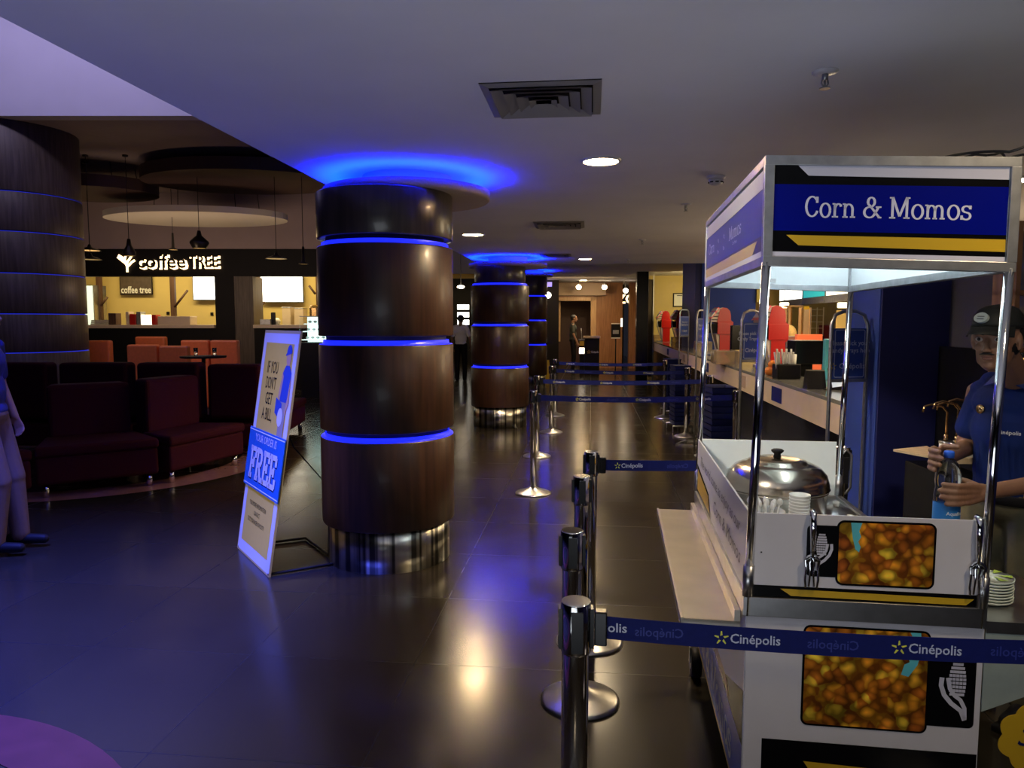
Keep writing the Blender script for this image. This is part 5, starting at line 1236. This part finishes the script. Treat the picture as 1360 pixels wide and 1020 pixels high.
def item(name, label, cat, x0, y0, x1, y1, d, mt, dp=.3, parts=None, bev=.01, group=None, zb=None):
    z0 = lz(y1, d) if zb is None else zb; a = LD(lx(x0, d), d, z0); wd = lx(x1, d)-lx(x0, d); h = lz(y0, d)-z0
    t = thing(name, label, cat, a, YAW, group); m = MB(mt); m.b2((0, 0, 0), (wd, dp, h)); m.build('body', t, bev)
    return t, wd, h
mk1 = mat('kitchen_lamp', (1, .9, .6), .4, emit=(1, .86, .5), es=5)
# kitchen back: shelf unit standing on the floor with glass warmer, cans, boxes
d = 11.8
t, wd, h = item('kitchen_cabinet', 'brown back cabinet of the kitchen behind the counter', 'cabinet', 1030, 462, 1130, 560, d, mat('kitchen_cabinet', (.10, .06, .04), .5, noise=.2), .6, zb=0)
t, wd, h = item('popcorn_warmer', 'glass popcorn warmer cabinet glowing amber in the kitchen', 'popcorn machine', 1044, 446, 1065, 462, d, M_steeldull, .5)
ht = lz(408, d)-lz(446, d)
m = MB(mat('warmer_back', (.55, .30, .12), .5, emit=(1, .5, .18), es=.30, noise=.5, nscale=12)); m.b2((0, .48, h), (wd, .5, h+ht)); m.build('back_plate', t)
m = MB(M_brass); 
for xx in (.01, wd-.01):
    for yy in (.01, .48): m.b2((xx-.012, yy-.012, h), (xx+.012, yy+.012, h+ht))
m.b2((0, 0, h+ht), (wd, .5, h+ht+.03)); m.build('frame', t)
mpc = mat('popcorn', (.85, .62, .25), .7, noise=.3, nscale=40); m = MB(mpc); m.ell((wd/2, .25, h+.02), (wd*.45, .2, .16), n=16); o = m.build('popcorn_heap', t); o['kind'] = 'stuff'
t, wd, h = item('popcorn_warmer', 'second glass warmer cabinet with wire shelves, right one in the kitchen', 'popcorn machine', 1075, 446, 1092, 462, d, M_steeldull, .5)
m = MB(mat('warmer_back', (.5, .3, .1), .5)); m.b2((0, .48, h), (wd, .5, h+.46)); m.build('back_plate', t)
m = MB(M_steel); 
for k in range(5): m.b2((0, .0, h+.02+.1*k), (wd, .01, h+.028+.1*k))
for xx in (0, wd/2, wd): m.b2((xx-.006, 0, h), (xx+.006, .01, h+.46))
m.build('wire_shelves', t)
t, wd, h = item('dispenser_tube', 'clear upright tube with a yellow cap between the two warmers', 'tube', 1066, 411, 1073, 462, d+.1, mat('tube_tan', (.5, .38, .25), .2), .09); m = MB(M_yellow); m.b2((0, 0, h), (wd, .09, h+.05)); m.build('yellow_cap', t)
for x0, x1, lb in ((1036, 1046, 'left glowing kitchen lamp below the white menu screen'), (1113, 1125, 'right glowing kitchen lamp below the cream menu screen')):
    t, wd, h = item('kitchen_lamp', lb, 'lamp', x0, 402, x1, 409, d+.2, mk1, .1); m = MB(M_black); m.cyl((wd/2, .05, h), (wd/2, .05, 2.55-t.location.z), .006); m.build('cord', t)
item('red_counter_band', 'orange-red warmer strip below the kitchen warmers', 'warmer', 1058, 444, 1092, 449, d-.25, mat('red_glow_strip', (.8, .15, .05), .4, emit=(1, .18, .06), es=.5), .1, zb=0)
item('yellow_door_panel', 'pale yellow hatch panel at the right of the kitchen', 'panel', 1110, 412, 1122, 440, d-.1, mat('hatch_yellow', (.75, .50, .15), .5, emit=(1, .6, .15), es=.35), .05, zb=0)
item('tall_box', 'brown box with red lid standing right of the warmers', 'box', 1093, 432, 1102, 462, d+.1, M_redsofa, .2); item('teal_bottle', 'turquoise carton standing right of the warmers', 'carton', 1096, 450, 1104, 475, 6.6, M_cup, .06, zb=CZ)
# things on the counter, near end
t, wd, h = item('cash_register', 'black till monitor on the counter behind the cart', 'monitor', 1056, 452, 1094, 484, 7.0, M_blackgloss, .22)
m = MB(M_black); m.b2((wd*.3, .05, -.0), (wd*.7, .2, CZ-t.location.z)); m.build('stand', t) if t.location.z > CZ else None
t, wd, h = item('straw_box', 'black box holding white straws and paper tubes on the counter', 'box', 1034, 484, 1065, 500, 6.7, M_black, .16, zb=CZ)
m = MB(M_paper)
for k in range(9): m.cyl((.02+k*.018, .05+.03*(k % 3), .03), (.0+k*.022-.02, .05, h+.11+.03*(k % 2)), .009, n=8)
m.cyl((wd*.72, .08, h*.5), (wd*.72, .08, h+.09), .035, .042, n=20); m.build('straws', t)
t = toth('card_terminal', 'black card terminal stand with pale screen on the near end of the counter', 'payment terminal', 1100, 5.75, CZ, YAW-.15)
m = MB(M_black); m.prism([(0, 0), (.16, 0), (.10, .14), (.07, .15)], 0, .14, M=PM((-.02, .1, 0), (0,-1,0), (0,0,1))); m.box((.06, .0, .004), (.2, .2, .008)); m.build('stand', t)
T_ = PM((.055, -.055, .085), (1, 0, .15), (-.05, .45, 1)); m = MB(M_black); m.box((0, 0, 0), (.115, .19, .016), M=T_); m.build('tablet', t, .003)
m = MB(mat('tablet_screen', (.5, .55, .6), .2, emit=(.7, .8, .9), es=.5)); m.box((0, 0, .009), (.085, .14, .002), M=T_); m.build('screen', t)
for k, (dx, dz, dd) in enumerate(((0, 0, 0), (.085, 0, .02), (.04, 0, .09), (.045, .065, .03))):
    t0 = LD(lx(1022, 7.2)+dx, 7.2+dd, CZ+.042+dz); m = MB(mat('snack_orange', (.75, .22, .03), .5, noise=.3, nscale=30)); m.ell((0, 0, 0), (.045, .045, .042)); m.v = [(v[0]+t0.x, v[1]+t0.y, v[2]+t0.z) for v in m.v]
    tag(m.build('orange_fruit'), ('left orange in the small pile on the counter', 'right orange in the small pile on the counter', 'rear orange in the small pile on the counter', 'topmost orange in the small pile on the counter')[k], 'orange', 'oranges on the counter')
for k in range(5):
    a = LD(lx(972, 9.6), 9.6, CZ+.03*k); t = thing('snack_tray', 'flat yellow snack tray in the stack beside the dispenser before the blue wall', 'tray', a, .1*k, 'yellow snack trays on the counter')
    m = MB(mat('tray_pale_yellow', (.62, .50, .22), .5)); m.b2((0, 0, 0), (.30, .24, .006)); m.ring([(.0001, 0), (.0002, 0)], n=3); m.b2((0, 0, 0), (.006, .24, .025)); m.b2((.294, 0, 0), (.30, .24, .025)); m.b2((0, 0, 0), (.30, .006, .025)); m.b2((0, .234, 0), (.30, .24, .025)); m.build('tray', t)
item('counter_monitor', 'dark till monitor beside the dispenser in front of the blue wall', 'monitor', 971, 432, 987, 462, 10.0, M_blackgloss, .08, zb=CZ)
for x, d, lb in ((868, 20.0, 'acrylic display box on the far counter end'), (893, 17.0, 'acrylic display box on the counter beside the far dispensers'), (925, 13.2, 'acrylic display box on the counter before the blue pillar'), (951, 9.0, 'acrylic display box on the counter just behind the cart pole')):
    t = toth('display_box', lb, 'display box', x, d, CZ, 0, 'clear display boxes on the counter'); m = MB(mat('acrylic_tint', (.75, .62, .45), .15, trans=.7)); m.b2((0, 0, 0), (.28, .4, .17)); m.build('box', t, .01)

# tray stands and tray stacks
def stand(x, d, rz, label, top=1.66, wd=.36, text=False):
    t = toth('sign_stand', label, 'sign stand', x, d, 0, rz, 'steel tray sign stands')
    m = MB(M_steeldull); h = wd/2; m.tube([(-h, 0, .0), (-h, 0, top-.08), (-h+.025, 0, top-.02), (-h+.08, 0, top), (h-.08, 0, top), (h-.025, 0, top-.02), (h, 0, top-.08), (h, 0, 0)], .011, 8); m.build('tube_frame', t)
    m = MB(M_steeldull); m.b2((-h, -.012, top-.42), (h, .012, top-.40)); m.build('cross_bar', t); m = MB(M_steeldull); m.b2((-h, -.15, 0), (-h+.02, .25, .02)); m.b2((h-.02, -.15, 0), (h, .25, .02)); m.b2((-h, .22, 0), (h, .25, .02)); m.build('foot_frame', t)
    m = MB(mat('tray_sign_blue', (.02, .05, .26), .4)); m.b2((-h+.014, -.008, top-.40), (h-.014, .004, top-.10)); z = -.0092
    T = PM((0, -.009, top-.25), (1,0,0), (0,0,1)); m.stroke(rrect(-h+.022, -.14, h-.022, .14, .01), .004, mat=M_belttext, M=T, z=.0004, closed=True)
    m.text('Please pick your', .040, T @ Matrix.Translation((0, .062, .0004)), M_belttext, bold=.01); m.text('Candy Trays here', .040, T @ Matrix.Translation((0, .018, .0004)), M_belttext, bold=.01)
    m.text('Cinépolis', .046, T @ Matrix.Translation((.02, -.075, .0004)), M_belttext, bold=.01); star(m, -.105, -.075, .022, T, M_yellow, .0004); m.build('sign_plate', t)['label'] = 'blue plate asking to pick trays'
stand(1127, 4.35, .30, 'nearest steel sign stand with blue tray notice, behind the cart rear pole', 1.64, .24)
stand(997, 6.0, .5, 'second steel sign stand with blue notice, seen between the cart left poles', 1.67, .20)
stand(931, 9.3, 1.1, 'steel sign stand just left of the cart rear pole', 1.72, .36)
stand(908, 11.4, 1.1, 'farthest steel sign stand in front of the blue pillar', 1.76, .40)
mtr = mat('tray_blue_plastic', (.006, .011, .085), .35, noise=.15)
tr = thing('food_tray', 'navy plastic tray in the stack behind the cart rear left pole', 'tray', (0, 0, 0), 0, 'navy trays stacked behind the cart')
m = MB(mtr); w2, l2 = .115, .17
for a_, b_, z0, z1 in ((.90, 1.0, 0, .058), (1.0, 1.06, .058, .064)):
    vs = [(sx*w2*k, sy*l2*k, zz) for k, zz in ((a_, z0), (b_, z1)) for sx, sy in ((-1, -1), (1, -1), (1, 1), (-1, 1))]
    m.add(vs, [(k, (k+1) % 4, 4+(k+1) % 4, 4+k) for k in range(4)])
m.add([(sx*w2*.9, sy*l2*.9, .003) for sx, sy in ((-1, -1), (1, -1), (1, 1), (-1, 1))], [(0, 1, 2, 3), (3, 2, 1, 0)]); m.build('tray', tr)
first = True
for x, d, n_, lb, gr in ((956, 7.15, 14, 'navy plastic tray in the stack behind the cart rear left pole', 'navy trays stacked behind the cart'), (904, 10.6, 14, 'navy plastic tray in the middle stack beside the counter-side barrier post', 'navy trays in the middle stack'), (893, 12.4, 14, 'navy plastic tray in the farthest stack near the counter', 'navy trays in the farthest stack')):
    p = LD(lx(x, d), d)
    rk = thing('tray_rack', ('low steel rack under the tray stack behind the cart', 'low steel rack under the middle tray stack', 'low steel rack under the farthest tray stack')[(956, 904, 893).index(x)], 'rack', p, .12)
    m = MB(M_steeldull); m.tube([(-.14, -.2, 0), (-.14, -.2, .08), (.14, -.2, .08), (.14, -.2, 0)], .01, 8); m.build('front_loop', rk); m = MB(M_steeldull); m.tube([(-.14, .2, 0), (-.14, .2, .08), (.14, .2, .08), (.14, .2, 0)], .01, 8); m.build('rear_loop', rk)
    for k in range(n_):
        pos = (p.x, p.y, .092+.061*k)
        if first: tr.location = pos; tr.rotation_euler = (0, 0, .12); first = False
        else: dup(tr, pos, .12+.02*math.sin(k*1.7), lb, gr)

# sauce pump station behind the attendant
t = thing('pump_station', 'dark condiment station with a row of brass sauce pumps behind the attendant', 'condiment station', LD(lx(1262, 3.25), 3.25), YAW-.05)
wz = .90
m = MB(M_blackgloss); m.b2((-.03, -.1, 0), (.15, .30, wz)); m.build('cabinet', t, .004)
m = MB(M_ply); m.add([(-.20, .06, wz+.095), (.0, -.10, wz+.072), (.0, .16, wz+.095), (-.20, .06, wz+.085), (.0, -.10, wz+.062), (.0, .16, wz+.085)], [(0, 1, 2), (5, 4, 3), (0, 3, 4, 1), (1, 4, 5, 2), (2, 5, 3, 0)]); m.b2((0, -.1, wz+.06), (.15, .16, wz+.085)); m.build('side_shelf', t)
for k in range(4):
    x, y, z = .0+.055*(k % 2)*1.1+.02*(k//2), .0-.05*(k//2), wz+.085
    m = MB(M_paper); m.cyl((x, y, z-.0), (x, y, z+.05), .026, .026, n=16); m.cyl((x, y, z+.05), (x, y, z+.06), .028, n=16, mat=M_steel); pj = m.build('pump_jar', t)
    m = MB(M_brass); m.tube([(x, y, z+.06), (x, y, z+.19+.01*k), (x-.02, y, z+.215+.01*k), (x-.07, y, z+.225+.01*k), (x-.10, y, z+.215+.01*k), (x-.108, y, z+.19+.01*k)], .0048, 8); m.cyl((x, y, z+.06), (x, y, z+.09), .009, n=10); m.build('brass_spout', pj)
# wooden shelves with warm light at the right picture edge
t = thing('wood_shelf_unit', 'brown wooden shelves with warm light at the right picture edge behind the attendant', 'shelf', LD(lx(1344, 3.1), 3.1), YAW)
m = MB(M_woodlight)
for y in (392, 440, 468, 492): z = lz(y, 3.1); m.b2((0, 0, z), (.5, .15, z+.02))
m.b2((0, 0, 0), (.02, .15, 2.0)); m.b2((.48, 0, 0), (.5, .15, 2.0)); m.build('shelves', t)
m = MB(mat('shelf_glow', (1, .7, .3), .4, emit=(1, .55, .18), es=1.2)); z = lz(490, 3.1); m.b2((.02, .13, z), (.48, .14, z+.04)); m.build('lit_back', t)

# ================================================================== LOBBY END
d = 21.8
t, wd, h = item('ticket_podium', 'black podium with a pale top and star logo at the lobby end', 'podium', 777, 449, 796, 500, d, M_black, .4, zb=0)
m = MB(M_beige); m.b2((-.03, -.03, h), (wd+.03, .43, h+.06)); m.build('top', t); m = MB(M_belttext); T = PM((wd/2, -.006, h*.62), (1,0,0), (0,0,1)); star(m, -.10, 0, .06, T, M_yellow); m.text('Cinépolis', .09, T @ Matrix.Translation((.08, 0, 0)), M_belttext, width=.22, bold=.02); m.build('logo', t)
d = 21.9; t = thing('check_stand', 'slim black stand with small yellow and white pads left of the podium', 'stand', LD(lx(772.5, d), d), YAW)
m = MB(M_black); m.b2((-.06, -.05, 0), (.06, .05, .95)); m.build('post', t); m = MB(M_lightbox2); m.b2((-.08, -.06, .62), (.08, -.05, .80)); m.build('white_pad', t); m = MB(M_yellow); m.b2((-.07, -.06, .86), (.07, -.05, 1.0)); m.build('yellow_pad', t)
m = MB(M_steeldull); m.b2((-.09, -.07, 1.02), (.09, .07, 1.06)); m.tube([(0, 0, 1.06), (-.02, 0, 1.38)], .012); m.build('head', t)
d = 22.5; t = thing('notice_stand', 'thin pole stand with a small framed notice in front of the wood panelling', 'notice stand', LD(lx(817.5, d), d), YAW)
m = MB(M_black); m.cyl((0, 0, 0), (0, 0, 1.05), .02); m.lathe([(.18, 0), (.16, .02), (.02, .03)], n=20); m.build('pole', t); m = MB(M_black); m.b2((-.14, -.01, 1.08), (.14, .01, 1.5)); m.b2((-.14, -.015, 1.5), (.15, .015, 1.53), M_paper); m.b2((-.14, -.015, 1.06), (.14, .015, 1.09), M_paper); m.b2((-.09, -.014, 1.2), (.09, -.010, 1.32), M_steeldull); m.build('notice', t)
m = MB(M_lightbox2); m.b2((.15, -.015, 1.42), (.20, .015, 1.68)); m.build('side_tab', t)
for x, y, lb in ((768.5, 381.5, 'left warm spotlight on the lobby end wall'), (802.5, 381.5, 'middle warm spotlight on the lobby end wall'), (830.5, 386, 'right warm spotlight over the gap in the wood panels')):
    c = W(x, y, 23.9); t = thing('wall_spotlight', lb, 'spotlight', (c.x, c.y, c.z), YAW, 'lobby spotlights'); m = MB(M_steeldull); m.cyl((0, 0, .0), (0, 0, 2.88-c.z), .015); m.cyl((0, .12, .02), (0, -.06, 0), .06, .09, n=20); m.build('housing', t); m = MB(M_lamp); m.ell((0, -.062, 0), (.085, .02, .075), n=16); m.build('lamp_face', t)
spot('spot_on_wood', LD(lx(790, 22.8), 22.8, 2.75), 60, (1, .72, .4), 120, .8, .05, LD(lx(790, 24.8), 24.8, 1.0))
d = 23; t = thing('glowing_sign', 'orange glowing sign fragment in the gap between the wood panels', 'sign', LD(lx(831, 25.4), 25.4, lz(398, 25.4)), YAW); m = MB(M_halo); m.text('ZO', .42, PM((0, 0, 0), (1,0,0), (0,0,1)), M_halo, bold=.03); m.build('lettering', t)
c = W(728, 392, 23.14); m = MB(M_lightbox); t = thing('round_lamp', 'round white wall light right of the farthest column', 'lamp', (c.x, c.y, c.z), YAW); m.cyl((0, 0, 0), (0, .05, 0), .10, n=24); m.build('lamp', t)
c = W(728, 378, 23.13); t = thing('violet_lightbox', 'small violet light box above the round wall light', 'lightbox', (c.x, c.y, c.z), YAW); m = MB(mat('violet_glow', (.4, .3, .9), .4, emit=(.30, .26, .95), es=1.0)); m.b2((-.12, 0, -.06), (.12, .06, .08)); m.build('box', t)
t = thing('wet_floor_sign', 'small yellow folding floor sign beside the farthest column', 'floor sign', LD(lx(725, 20.2), 20.2), YAW)
m = MB(M_yellow); m.add([(-.13, -.14, 0), (.13, -.14, 0), (.09, 0, .52), (-.09, 0, .52), (-.13, .14, 0), (.13, .14, 0)], [(0, 1, 2, 3), (5, 4, 3, 2)]); o = m.build('panels', t); sd = o.modifiers.new('s', 'SOLIDIFY'); sd.thickness = .012
d = 26.94
for k, y in enumerate((404, 414, 424)):
    t, wd, h = panel_at('shelf_lightbox', ('uppermost', 'middle', 'lowest')[k]+' white glowing shelf seen between the largest and middle columns', 'lightbox', 607, y, 624, y+8, d, M_lightbox, .06, None, 'glowing shelves in the far lobby')
c = W(612, 381, 24); t = thing('hanging_lamp', 'small round warm lamp seen left of the middle column top', 'lamp', (c.x, c.y, c.z)); m = MB(M_lamp); m.ell((0, 0, 0), (.12, .12, .05)); m.build('lamp', t); m = MB(M_black); m.cyl((0, 0, .04), (0, 0, 7.5-c.z), .01); m.build('cord', t)
area('lobby_left_light', LD(-1.9, 24.5, 2.9), LD(-1.9, 25, 0), 2.0, 1.0, 50, (1, .72, .35))
